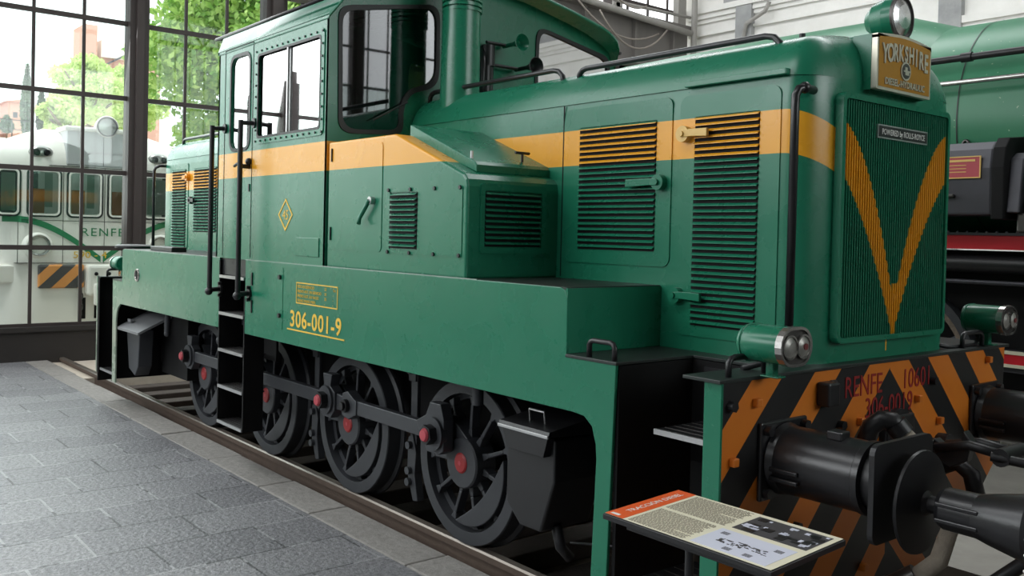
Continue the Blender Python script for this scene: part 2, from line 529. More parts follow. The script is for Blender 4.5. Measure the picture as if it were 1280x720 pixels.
# gable (end) wall: iron-framed glazing
def gable(x, name_n, ycols, pillars, inward):
    g = mb(M['frameiron'])
    rows = [.478, 1.646, 2.825, 3.996, 5.166, 6.336, 7.5]
    for zz in rows: g.box(x - .03, x + .03, YN, YW, zz - .035, zz + .035)
    yy = [3.863 - .6975 * i for i in range(19)] + [5.414 + .683 * i for i in range(18)]
    yy = [y for y in yy if YN < y < YW and not any(a - .1 < y < b + .1 for a, b in pillars)]
    for y in yy: g.box(x - .022, x + .022, y - .022, y + .022, .478, 11)
    struct(g.build('window_%d' % name_n))
    struct(mb(M['glass']).box(x - .004, x + .004, YN, YW, .5, 6.4).build('window_%d' % (name_n + 1)))
    p = mb(M['frameiron'])
    for (y0, y1) in pillars:
        p.box(x - .14 * inward, x + .14 * inward, y0, y1, -.1, 11.2)
        p.box(x + .14 * inward, x + .2 * inward, y0 + .09, y1 - .09, -.1, 11.2)
    struct(p.build('trim_%d' % (10 + name_n)))
    struct(mb(M['darkwall']).box(x - .12, x + .12, YN, 3.42, -.1, .45).box(x - .16, x + .16, YN, YW, .40, .47).box(x - .12, x + .12, 3.42, YW, -.12, .42).build('wall_%s' % ('rear' if inward > 0 else 'front')))

gable(XW, 1, (3.165,), ((4.50, 4.79), (6.74, 7.12), (-1.2, -.9), (11.0, 11.3), (15.0, 15.3)), 1)
struct(mb(M['plastergrey']).box(XE + .15, XE + .3, YN, YW, -.1, 4.4).box(XE + .15, XE + .3, YN, 3.5, 4.4, 12).build('trim_23'))  # unseen solid wall added outside the front gable to cut light from ahead
gable(XE, 3, (3.165,), ((4.50, 4.79), (9.2, 9.6), (-1.2, -.9), (13.7, 14.1)), -1)
# girder across the rear gable in its far part, with its stiffeners
g = mb(M['girder']).box(XW + .05, XW + .25, 7.12, YW - .2, 6.05, 7.05).box(XW + .0, XW + .42, 7.12, YW - .2, 6.0, 6.07).box(XW, XW + .42, 7.12, YW - .2, 7.05, 7.12)
for y in (8.6, 10.2, 11.8, 12.9, 14.0, 15.6, 16.9): g.box(XW + .25, XW + .36, y - .03, y + .03, 6.05, 7.05)
tag(g.build('steel_girder'), 'grey riveted steel girder spanning the gable behind the green cab', 'girder')
# posts framing the upper windows of the gable
g = mb(M['pipe'])
for y in (15.15, 17.35): g.box(XW + .03, XW + .2, y - .14, y + .14, 7.1, 11)
g.box(XW + .02, XW + .2, 12, YW, 7.1, 7.2)
struct(g.build('trim_20'))

# far side wall, whitewashed, with cornices
wl = mb(M['plaster']).box(XW, XE, YW, YW + .3, -.1, 12)
wl.mat(M['plastergrey']).box(XW + 1.2, XE, YW - .05, YW, 7.55, 8.5).box(XW + .9, -9.6, YW - .06, YW, 5.0, 6.05)
wl.mat(M['plaster'])
for z0, z1, d in ((7.42, 7.55, .16), (7.3, 7.42, .10), (7.2, 7.3, .05), (6.9, 6.96, .07), (6.2, 6.34, .12), (6.12, 6.2, .07)):
    wl.box(XW + .15, XE, YW - d, YW + .01, z0, z1)
struct(wl.build('wall_right'))
wl = mb(M['plastergrey'])
for x in (-13.4, -8.6, -3.8): wl.box(x - .22, x + .22, YW - .14, YW, -.1, 12)
struct(wl.build('trim_21'))
# near side wall with its row of high windows (behind the camera; seen in reflections)
wl = mb(M['plastergrey']).box(XW, XE, YN - .3, YN, -.1, 4.2).box(XW, XE, YN - .3, YN, 8.3, 12)
for i in range(4):
    x = XW + 2 + i * 4.3
    wl.box(x - .5, x + .5, YN - .3, YN, 4.2, 8.3)
wl.box(-.3, XE, YN - .3, YN, 4.2, 8.3)  # unseen blank stretch added in place of windows, keeps forward faces darker
struct(wl.build('wall_left'))
wl = mb(M['frameiron'])
for i in range(3):
    x0 = XW + 2.5 + i * 4.3
    for kx in range(1, 5): wl.box(x0 + kx * .66 - .03, x0 + kx * .66 + .03, YN - .12, YN - .06, 4.2, 8.3)
    for zz in (5.2, 6.25, 7.3): wl.box(x0, x0 + 3.3, YN - .12, YN - .06, zz - .03, zz + .03)
struct(wl.build('window_5'))
# roof with glazed strips
rf = mb(M['girder'])
def roofstrip(y0, y1):
    def zz(y): return 12 - abs(y - 4.35) * .045
    rf.prism([(y0, zz(y0)), (y1, zz(y1)), (y1, zz(y1) + .15), (y0, zz(y0) + .15)], XW, XE, 'x')
for y0, y1 in ((YN - .3, -4.5), (-2.0, 9.4), (11.6, YW + .3)): roofstrip(y0, y1)
rf.box(0, XE, -4.5, -2.0, 11.7, 11.85).box(3.5, XE, 9.4, 11.6, 11.75, 11.9)
struct(rf.build('ceiling'))
tr = mb(M['girder'])
for x in (-11, -6.5, -2, 3, 8):
    tr.box(x - .1, x + .1, YN, YW, 9.4, 9.55).box(x - .1, x + .1, YN, YW, 11.3, 11.42)
    y = YN
    while y < YW - 1:
        tr.tube([(x, y, 9.5), (x, y + 1.3, 11.3)], .05, 4).tube([(x, y + 1.3, 11.3), (x, y + 2.6, 9.5)], .05, 4); y += 2.6
struct(tr.build('trim_22'))

# wall pipes and cables in the far corner
def wpt(y, z, dx=.5): return (XW + dx, y, z)
tag(mb(M['pipe']).tube([wpt(10, 7.30), wpt(12.4, 7.28), wpt(14, 7.12), wpt(16, 7.0), wpt(17.35, 6.93)], .075, 10).build('wall_pipe'), 'thick grey pipe running along the top of the steel girder', 'pipe')
tag(mb(M['pipe']).tube([wpt(11.5, 7.62), wpt(13.4, 7.36), wpt(15.2, 7.25), wpt(17.3, 7.3)], .035, 8).build('wall_pipe'), 'thin grey pipe above the thick one, under the upper windows', 'pipe')
for i, (a, b, sag) in enumerate((((13.6, 7.1), (16.2, 6.75), .42), ((14.2, 6.95), (16.4, 6.85), .62), ((14.0, 7.9), (15.6, 7.25), .35))):
    pts = []
    for q in range(13):
        t = q / 12; pts.append(wpt(a[0] + (b[0] - a[0]) * t, a[1] + (b[1] - a[1]) * t - sag * 4 * t * (1 - t), .50 + .08 * i))
    lab = ('upper of the two pale cables sagging below the grey wall pipe', 'lower, deeper hanging cable below the grey wall pipe', 'short cable looping down across the bright upper gable window')[i]
    tag(mb(M['wire']).tube(pts, .022, 6).build('hanging_cable'), lab, 'cable', None)
tag(mb(M['pipe']).tube([(XW + 1.9, YW - .2, 4.5), (XW + 1.9, YW - .2, 6.6), (XW + 2.0, YW - .22, 6.95), (XW + 2.5, YW - .22, 7.15), (XW + 2.6, YW - .2, 7.35)], .05, 8).build('drain_pipe'), 'bent grey conduit climbing the white wall beside the corner', 'pipe')
tag(mb(M['pipe']).tube([(XW + .54, YW - .3, 4.5), (XW + .54, YW - .3, 11)], .07, 8).build('drain_pipe'), 'upright grey drain pipe standing in the far corner', 'pipe')

# ================================================================= TRACK
def rail_mesh(y, sgn, x0=-60, x1=XE):
    """y = outer head edge, sgn +1 when the head extends to +y"""
    m = mb(M['rail']); s = sgn
    prof = [(0, -.012), (0, -.05), (.024, -.062), (.028, -.15), (-.03, -.165), (-.03, -.18), (.10, -.18), (.10, -.165), (.044, -.15), (.048, -.062), (.072, -.05), (.072, -.012)]
    m.prism([(y + s * a, z) for a, z in prof], x0, x1, 'x')
    m.mat(M['railtop']).prism([(y, -.012), (y + s * .01, 0), (y + s * .062, 0), (y + s * .072, -.012)], x0, x1, 'x')
    return m
m = rail_mesh(3.560, 1)
m.mat(M['rail']).box(-4.2, -3.1, 3.54, 3.575, -.14, -.06)
for x in (-4.1, -3.92, -3.74, -3.56, -3.38, -3.2): m.cyl((x, 3.50, -.1), (x, 3.545, -.1), .022, seg=6)
tag(m.build('rail'), 'worn rusty rail along the kerb, carrying the near wheels', 'rail')
tag(rail_mesh(5.40, -1).build('rail'), 'rail on the far side under the green locomotive', 'rail')
xs = -18.6; i = 0; sl0 = None
while xs < -2:
    if sl0 is None:
        sl0 = mb(M['wood']).bbox(-.13, .13, 3.44, 5.7, -.33, -.182, .012).build('sleeper'); o = sl0
    else: o = sl0.copy(); C.objects.link(o)
    o.location.x = xs
    tag(o, 'weathered timber sleeper lying across the ballast beneath the rails', 'sleeper', 'sleepers under the rails of the green locomotive')
    xs += .62; i += 1
for yy, lab in ((9.2, 'near rail under the steam locomotive on the neighbouring track'), (10.94, 'far rail under the steam locomotive on the neighbouring track')):
    tag(mb(M['rail']).box(-14, XE, yy - .036, yy + .036, -.062, .0).build('rail'), lab, 'rail')

# ================================================================= GREEN LOCOMOTIVE
L = thing('diesel_locomotive', 'green diesel shunting locomotive with orange band and number 306-001-9 on its side', 'locomotive', (-6.9, YC, 0))

# --- skirts
sk = [(-7.22, ZB), (-3.30, ZB)] + [(-3.22, 1.14), (-3.165, 1.10), (-3.137, 1.02), (-3.13, .95), (-3.155, .24), (-3.05, .24), (-3.015, 1.422), (-3.355, 1.422)] + \
     [(-3.357, 1.70), (-3.375, 1.735), (-3.41, ZT), (-7.22, ZT)]
s_ = mb(M['paint']).prism(sk, YS, YS + .018)
o = s_.build('skirt_plate', L, .004, 2); o['label'] = 'long green side plate bearing the yellow number'
sk2 = [(-7.76, ZB), (-7.76, ZT), (-10.43, ZT), (-10.47, 1.735), (-10.485, 1.70), (-10.485, 1.40), (-10.82, 1.40), (-10.80, .27), (-10.68, .27), (-10.69, .95), (-10.66, 1.05), (-10.62, 1.10), (-10.54, ZB)]
mb(M['paint']).prism(sk2, YS, YS + .018).build('skirt_plate', L, .004)
m = mb(M['chrome']); m.lathe([(.028, 0), (.05, 0), (.055, -.012), (.065, -.012), (.07, .002)], (-9.97, YS, 1.49), seg=20)
m.mat(M['under']).cyl((-9.97, YS + .002, 1.49), (-9.97, YS - .003, 1.49), .05)
o = m.build('filler_port', L)
for a_, b_ in ((-7.22, -4.1), (-10.40, -7.76)): mb(M['floortop']).box(a_, b_, YS - .001, YS + .010, ZT - .001, ZT + .004).build('worn_edge', L)
# skirt bottom inner flange & inner frame (dark)
mb(M['under']).box(-11.2, -2.62, 3.80, 3.84, .55, 1.38).box(-11.2, -2.62, 5.12, 5.16, .55, 1.38).box(-7.22, -3.2, YS + .02, 3.8, 1.38, 1.40).box(-10.5, -7.76, YS + .02, 3.8, 1.38, 1.40).build('inner_frame', L)
# raised side box tops (running boards)
def board(x0, x1, name='running_board'):
    m = mb(M['deck']).box(x0, x1, YS + .004, YF - .004, ZT - .014, ZT + .002)
    return m.build(name, L)
board(-7.22, -3.365); board(-10.475, -7.76)
mb(M['paint']).box(-3.372, -3.357, YS + .002, YC * 2 - YS - .002, 1.425, ZT - .004).build('box_end_plate', L)
mb(M['paint']).box(-10.483, -10.468, YS + .002, YF - .002, 1.405, ZT - .004).build('box_end_plate', L)
# front floor (L-shape round the step well), thin plate with worn edge
fl = [(-3.36, YS - .004), (-3.01, YS - .004), (-3.01, 3.62), (-2.60, 3.62), (-2.60, YS - .02), (-2.40, YS - .02), (-2.40, 5.76), (-3.36, 5.76)]
mb(M['deck']).prism(fl, 1.408, 1.424, 'z').build('front_deck', L, .003)
mb(M['deck']).prism([(-10.48, YS), (-10.82, YS), (-10.82, 3.6), (-11.3, 3.6), (-11.3, YS), (-11.42, YS), (-11.42, YF), (-10.48, YF)], 1.395, 1.41, 'z').build('rear_deck', L)
# step wells
m = mb(M['under']).box(-3.03, -2.45, 3.62, 3.64, .9, 1.405).box(-3.03, -3.01, YS + .02, 3.62, .3, 1.405)
mb(M['under']).box(-10.83, -10.81, YS + .02, 3.6, .3, 1.39).box(-11.3, -10.82, 3.6, 3.62, .3, 1.39).build('step_well', L)
m.mat(M['black']).box(-2.92, -2.50, 3.595, 3.615, 1.06, 1.38)
m.build('step_well', L)
def tread(x0, x1, y0, y1, z):
    m = mb(M['black']).box(x0, x1, y0, y1, z - .012, z)
    m.mat(M['alu']).box(x0, x1, y0 - .012, y0 + .004, z - .022, z + .003).mat(M['steel'])
    for i in range(1, 6): m.box(x0 + .005, x1 - .005, y0 + (y1 - y0) * i / 6 - .002, y0 + (y1 - y0) * i / 6 + .002, z, z + .003)
    return m.build('step_tread', L)
tread(-2.88, -2.44, 3.21, 3.58, 1.125); tread(-2.95, -2.52, 3.15, 3.58, .42)
tread(-11.3, -10.82, 3.10, 3.5, .36)
# ladder recess under the cab door
m = mb(M['under']).box(-7.765, -7.745, YS - .002, 3.34, .34, ZT - .02).box(-7.235, -7.215, YS - .002, 3.25, .34, ZT - .3).box(-7.76, -7.22, 3.36, 3.38, .9, ZT + .06)
m.build('ladder_side', L)
for z in (1.60, 1.287, .975, .665, .362): tread(-7.745, -7.235, YS + .003, 3.27, z)
mb(M['black']).box(-7.76, -7.22, YS + .02, 3.2, ZT - .14, ZT + .03).build('door_sill', L)
mb(M['wheel']).box(-7.70, -7.25, 3.26, 3.28, 1.17, 1.23).build('ladder_brace', L)
# hatch panel on skirt, hinges, bolts
m = mb(M['paint']).plate(rr(-7.07, -6.52, 1.245, 1.715, .015), [], YS - .003, YS + .002)
m.build('access_panel', L, .001)
for z in (1.38, 1.60): mb(M['black']).box(-7.085, -7.065, YS - .012, YS, z - .05, z + .05).build('hinge', L)
for z in (1.35, 1.64): mb(M['black']).cyl((-6.56, YS - .02, z), (-6.56, YS, z), .018, seg=8).build('panel_bolt', L)
# numbers and plates on skirt
X1 = (1, 0, 0); Z1 = (0, 0, 1)
m = mb(M['yellowtext']).text('306-001-9', (-6.0, YS - .001, 1.288), X1, Z1, .168, .0015, sx=1.05, bold=.003, space=1.08)
m.box(-6.435, -5.565, YS - .003, YS - .001, 1.258, 1.268)
m.build('running_number', L)['label'] = 'yellow number 306-001-9, underlined'
m = mb(M['yellowtext']).plate(rr(-6.295, -5.668, 1.462, 1.618, .002, 1), [rr(-6.287, -5.676, 1.470, 1.610, .002, 1)], YS - .003, YS - .001)
for i, (a, b, c) in enumerate((('PESO EN SERVICIO', '53', 'Tm'), ('FRENO AUT. EN SERVICIO', '35', '-'), ('FRENO AUT. EN VACIO', '35', '-'), ('FRENO MANO MAX.', '-', '-'))):
    z = 1.578 - i * .034
    m.text(a, (-6.275, YS - .001, z), X1, Z1, .030, .0015, 'LEFT', sx=1.05).text(b, (-5.86, YS - .001, z), X1, Z1, .030, .0015, 'LEFT').text(c, (-5.74, YS - .001, z), X1, Z1, .030, .0015, 'LEFT')
m.build('data_table', L)['label'] = 'yellow outlined table of weights'

# --- cab
CX0, CX1 = -7.85, -5.87
def roof_z(y):
    a = min(abs(y - YC), 1.4)
    T = [(0, 3.95), (.35, 3.915), (.74, 3.842), (1.07, 3.766), (1.30, 3.672), (1.38, 3.60), (1.40, 3.50)]
    for (a0, z0), (a1, z1) in zip(T, T[1:]):
        if a <= a1: return z0 + (z1 - z0) * (a - a0) / (a1 - a0)
    return 3.5
winA = rr(-7.565, -7.20, 2.70, 3.415, (.16, .07, .07, .16))          # door window, near side
winA = rr(-7.575, -7.20, 2.66, 3.415, .08)
winB = rr(-7.045, -5.965, 2.71, 3.388, .035)
def cab_side(y0, y1):
    m = mb(M['band']).plate([(CX0, ZT), (CX1, ZT), (CX1, 3.52), (CX0, 3.52)], [winA[::-1], winB[::-1]], y0, y1)
    return m.build('cab_side', L)
cab_side(YS, YS + .03); cab_side(YF - .03, YF)
# front and rear walls
def wall_outline():
    ys = [YS + (YF - YS) * i / 28 for i in range(29)]
    return [(YS, ZT)] + [(y, roof_z(y) - .01) for y in ys] + [(YF, ZT)]
ytop = lambda y: 3.56 + (y - 3.17) * .17
def front_window(mirror=False, inset=0.0):
    d = inset
    top = [(3.165 + d + .05, ytop(3.22) - d), (3.165 + d, ytop(3.17) - d - .05)]
    lft = [(3.20 - .02 + d, 2.76 + d), (3.25 + d, 2.71 + d)]
    btm = [(3.63 - d, 2.735 + d), (3.675 - d, 2.775 + d), (3.672 - d, 2.90), (3.70 - d, 2.985 + d * .6), (3.76 - d * .7, 3.055 + d), (3.85 - d, 3.085 + d), (3.92 - d, 3.11 + d), (3.975 - d, 3.17 + d), (3.985 - d, 3.25)]
    up = [(3.98 - d, 3.62 - d), (3.955 - d, 3.675 - d), (3.90 - d, 3.695 - d)]
    p = top + lft + btm + up
    for _ in range(2):
        q = []
        for i in range(len(p)):
            a, b = p[i], p[(i + 1) % len(p)]
            L_ = math.hypot(b[0] - a[0], b[1] - a[1]); k_ = min(.25, .03 / max(L_, 1e-6))
            q += [(a[0] + (b[0] - a[0]) * k_, a[1] + (b[1] - a[1]) * k_), (b[0] - (b[0] - a[0]) * k_, b[1] - (b[1] - a[1]) * k_)]
        p = q
    if mirror: p = [(2 * YC - a, b) for a, b in p]
    return p
def cab_end(x0, x1, nm):
    m = mb(M['band']).plate(wall_outline(), [front_window(), front_window(True)], x0, x1, 'x')
    return m.build(nm, L)
cab_end(CX1 - .03, CX1 + .001, 'cab_front'); cab_end(CX0, CX0 + .03, 'cab_back')
# rubber seals, glass
for mir in (False, True):
    for x0, x1, gx in ((CX1 - .005, CX1 + .012, CX1 - .006), (CX0 - .012, CX0 + .005, CX0 + .006)):
        mb(M['rubber']).plate(front_window(mir, -.020), [front_window(mir, .012)], x0, x1, 'x').build('window_seal', L)
        mb(M['cabglass']).plate(front_window(mir, .005), [], gx - .003, gx + .003, 'x').build('end_window_glass', L)
for y, sg in ((YS, -1), (YF, 1)):
    f = mb(M['paint']).plate(rr(-7.085, -5.925, 2.67, 3.428, .05), [rr(-7.035, -5.975, 2.72, 3.378, .03)[::-1]], min(y, y + sg * .007), max(y, y + sg * .007))
    f.mat(M['black'])
    pts = [(-7.06 + 1.115 * i / 12, z) for i in range(13) for z in (3.403, 2.694)] + [(x, 2.694 + .709 * i / 8) for i in range(1, 8) for x in (-7.062, -5.948)]
    for x, z in pts: f.cyl((x, y, z), (x, y + sg * .015, z), .009, seg=6)
    f.mat(M['rubber']).plate(rr(-7.04, -5.97, 2.715, 3.383, .03), [rr(-7.022, -5.988, 2.733, 3.365, .03)[::-1]], min(y, y + sg * .009), max(y, y + sg * .009)).mat(M['alu'])
    f.box(-6.515, -6.497, min(y - .008, y + .008), max(y - .008, y + .008), 2.72, 3.37)
    f.build('side_window_frame', L)
    mb(M['glass']).plate(rr(-7.04, -5.97, 2.715, 3.383, .03), [], y + (.012 if sg < 0 else -.018), y + (.018 if sg < 0 else -.012)).build('side_window_glass', L)
    mb(M['rubber']).plate(rr(-7.60, -7.175, 2.635, 3.44, .10), [rr(-7.572, -7.203, 2.663, 3.412, .08)[::-1]], min(y, y + sg * .006), max(y, y + sg * .006)).build('door_window_seal', L)
    mb(M['glass']).plate(winA, [], y + (.012 if sg < 0 else -.018), y + (.018 if sg < 0 else -.012)).build('door_window_glass', L)
# cab door outline, handle, small plates
m = mb(M['under'])
for x in (-7.705, -7.135): m.box(x - .004, x + .004, YS - .002, YS + .002, ZT + .02, 3.50)
m.box(-7.705, -7.135, YS - .002, YS + .002, 3.494, 3.50)
m.build('door_gap', L)
m = mb(M['black']).cyl((-7.17, YS - .07, 2.50), (-7.17, YS, 2.50), .018, seg=10).tube([(-7.17, YS - .07, 2.50), (-7.24, YS - .08, 2.52), (-7.30, YS - .075, 2.505)], .012, 8).sphere((-7.17, YS - .01, 2.54), .03, 10)
m.build('door_handle', L)
mb(M['black']).box(-7.185, -7.165, YS - .008, YS, 2.30, 2.36).build('keyhole_plate', L)
mb(M['paint']).box(-6.32, -5.955, YS - .006, YS, 1.81, 1.945).build('cover_plate', L, .003)
m = mb(M['yellowtext']).plate([(-6.50, 2.234), (-6.625, 2.112), (-6.50, 1.988), (-6.378, 2.112)], [[(-6.50, 2.214), (-6.398, 2.112), (-6.50, 2.01), (-6.605, 2.112)]], YS - .003, YS - .001)
m.text('45', (-6.50, YS - .001, 2.075), X1, Z1, .105, .0015)
m.build('shed_emblem', L)['label'] = 'yellow diamond outline with 45 inside'
# roof
rp = mb(M['paint'])
ys = [YS - .005] + [YS + (YF - YS) * i / 40 for i in range(1, 40)] + [YF + .005]
def edge_x(y, base, out):
    z = roof_z(y); t = max(0.0, min(1.0, (z - 3.50) / .25)); return base + out * (t * t * (3 - 2 * t))
A = []; B = []
for y in ys:
    z = roof_z(y) + .006
    A.append((edge_x(y, CX0 - .02, -.12), y, z)); B.append((edge_x(y, CX1 + .004, .20), y, z))
N = len(ys)
vs = A + B + [(x, y, z - .028) for x, y, z in A] + [(x, y, z - .028) for x, y, z in B]
fs = []
for i in range(N - 1):
    fs += [(i, i + 1, N + i + 1, N + i), (2 * N + i, 3 * N + i, 3 * N + i + 1, 2 * N + i + 1), (i, 2 * N + i, 2 * N + i + 1, i + 1), (N + i, N + i + 1, 3 * N + i + 1, 3 * N + i)]
rp._new(vs, fs, True)
rp.build('cab_roof', L)
m = mb(M['black']).tube([(CX0 - .03, YS - .02, 3.618), (CX1 + .06, YS - .012, 3.625)], .014, 6).tube([(CX0 - .03, YF + .02, 3.618), (CX1 + .06, YF + .012, 3.625)], .014, 6)
m.build('rain_gutter', L)
# cab interior: floor, desk, controls
m = mb(M['under']).box(CX0 + .05, CX1 - .05, YS + .05, YF - .05, 1.76, 1.8)
m.mat(M['inner']).box(CX1 - .55, CX1 - .06, 3.9, 5.1, 1.8, 2.62)
m.mat(M['black']).box(-6.65, -6.35, 3.30, 3.6, 1.8, 2.50).bbox(-6.68, -6.3, 3.3, 3.62, 2.5, 2.58, .02)
m.tube([(-6.32, 3.7, 2.6), (-6.2, 3.66, 3.0), (-6.12, 3.62, 3.3)], .012, 6).box(-6.2, -6.0, 3.6, 3.72, 3.22, 3.36)
m.build('driver_desk', L)
# wipers
m = mb(M['black']).tube([(CX1 + .05, 3.70, 2.955), (CX1 + .045, 3.42, 2.80)], .006, 6)
m.build('windscreen_wiper', L)
# handrails beside the door
for x in (-7.70, -7.106):
    m = mb(M['black']).cyl((x, 2.97, 1.45), (x, 2.97, 2.86), .021, seg=10)
    m.cyl((x, 2.97, 2.838), (x + .02, YS, 2.842), .018, seg=8).cyl((x, 2.97, 1.478), (x - .02, YS, 1.482), .02, seg=8)
    m.sphere((x, 2.965, 1.465), .034, 10).cyl((x - .02, YS - .018, 1.482), (x - .02, YS, 1.482), .04, seg=10).cyl((x + .02, YS - .018, 2.842), (x + .02, YS, 2.842), .04, seg=10)
    m.cyl((x - .02, YS - .03, 1.53), (x - .02, YS, 1.53), .014, seg=6).cyl((x - .02, YS - .03, 1.43), (x - .02, YS, 1.43), .014, seg=6)
    m.build('door_handrail', L)

# --- side cabinet in front of the cab
cab_prof = [(-5.84, ZT), (-4.205, ZT), (-4.205, 2.27), (-4.215, 2.31), (-4.245, 2.34), (-4.955, 2.605), (-4.985, 2.612), (-5.84, 2.612)]
def cabinet(y0, y1, near):
    r = .045
    m = mb(M['band']).prism(cab_prof, y0, y1)
    return m.build('side_cabinet', L, .014, 3)
cb = cabinet(YS, 3.78, True); cabinet(2 * YC - 3.78, YF, False)
m = mb(M['band']).plate(rr(-5.81, -5.115, 1.872, 2.572, .03), [], YS - .004, YS + .001)
m.build('cabinet_door', L, .0015)
for z in (2.52, 1.98): mb(M['under']).box(-5.785, -5.775, YS - .012, YS - .003, z - .045, z + .045).build('door_hinge', L)
m = mb(M['alu']).cyl((-5.22, YS - .035, 2.20), (-5.22, YS, 2.20), .026, seg=12)
m.mat(M['paint']).tube([(-5.22, YS - .035, 2.20), (-5.27, YS - .04, 2.14), (-5.33, YS - .04, 2.085), (-5.31, YS - .055, 2.05)], .014, 8)
m.build('cabinet_handle', L)
m = mb(M['paint']).plate(rr(-5.048, -4.245, 1.868, 2.268, .004, 1), [rr(-5.02, -4.70, 1.895, 2.25, .004, 1)[::-1]], YS - .004, YS + .001)
m.build('vent_panel', L, .001)
for x in (-5.03, -4.78, -4.52, -4.265):
    for z in (2.262, 1.876): mb(M['black']).cyl((x, YS - .014, z), (x, YS - .004, z), .012, seg=8).build('panel_bolt', L)

def louvres(x0, x1, z0, z1, n, y, mat, back, name='louvre', axis='x', out=.016, parent=None, split=False):
    """vertical stack of angled slats on a plane y=const (axis x) or x=const (axis y)"""
    m = mb(back); s = -1
    h = (z1 - z0) / n
    if axis == 'x': m.box(x0, x1, y - .001, y + .002, z0, z1)  # black sheet, no hole cut: its colour stands for shade behind the slats
    else: m.box(y - .002, y + .001, x0, x1, z0, z1)
    m.mat(mat)
    for i in range(n):
        zb = z0 + i * h
        # slat: from the sheet at top, sloping outwards and down
        prof = [(0, zb + h * .92), (out * .85, zb + h * .56), (out * .85, zb + h * .42), (out * .85 - .002, zb + h * .42), (0, zb + h * .78)]
        segs = ((x0 + .002, x1 - .002),) if not split else ((x0 + .002, (x0 + x1) / 2 - .001), ((x0 + x1) / 2 + .001, x1 - .002))
        for a, b in segs:
            if axis == 'x': m.prism([(y - o_, z) for o_, z in prof], a, b, 'x')
            else: m.prism([(y + o_, z) for o_, z in prof], a, b, 'y')
    return m.build(name, parent or L)
louvres(-5.015, -4.705, 1.90, 2.245, 11, YS - .003, M['paint'], M['under'], out=.022)
louvres(3.205, 3.62, 1.93, 2.245, 10, -4.203, M['paint'], M['under'], axis='y', out=.016)
m = mb(M['paint']).plate(rr(3.17, 3.66, 1.89, 2.29, .02), [rr(3.20, 3.625, 1.925, 2.25, .004, 1)[::-1]], -4.206, -4.195, 'x')
m.build('vent_frame', L)
# raised sloping lid on cabinet top
lid = mb(M['paint'])
sl = (2.34 - 2.605) / (-4.245 + 4.955)
def zt(x): return 2.34 + sl * (x + 4.245)
x0, x1 = -4.995, -4.285
lid.prism([(x0, zt(x0) - .02), (x1, zt(x1) - .0), (x1, zt(x1) + .045), (x1 - .02, zt(x1) + .065), (x0, zt(x0) + .062)], 3.20, 3.765)
lid.build('cabinet_lid', L, .006)
m = mb(M['black']).cyl((-4.36, 3.60, zt(-4.36) + .06), (-4.36, 3.60, zt(-4.36) + .115), .008, seg=8).tube([(-4.36, 3.545, zt(-4.36) + .115), (-4.36, 3.655, zt(-4.36) + .115)], .009, 6)
m.mat(M['alu']).cyl((-4.36, 3.22, zt(-4.36) + .05), (-4.36, 3.22, zt(-4.36) + .10), .009, seg=8)
m.build('lid_fastener', L)

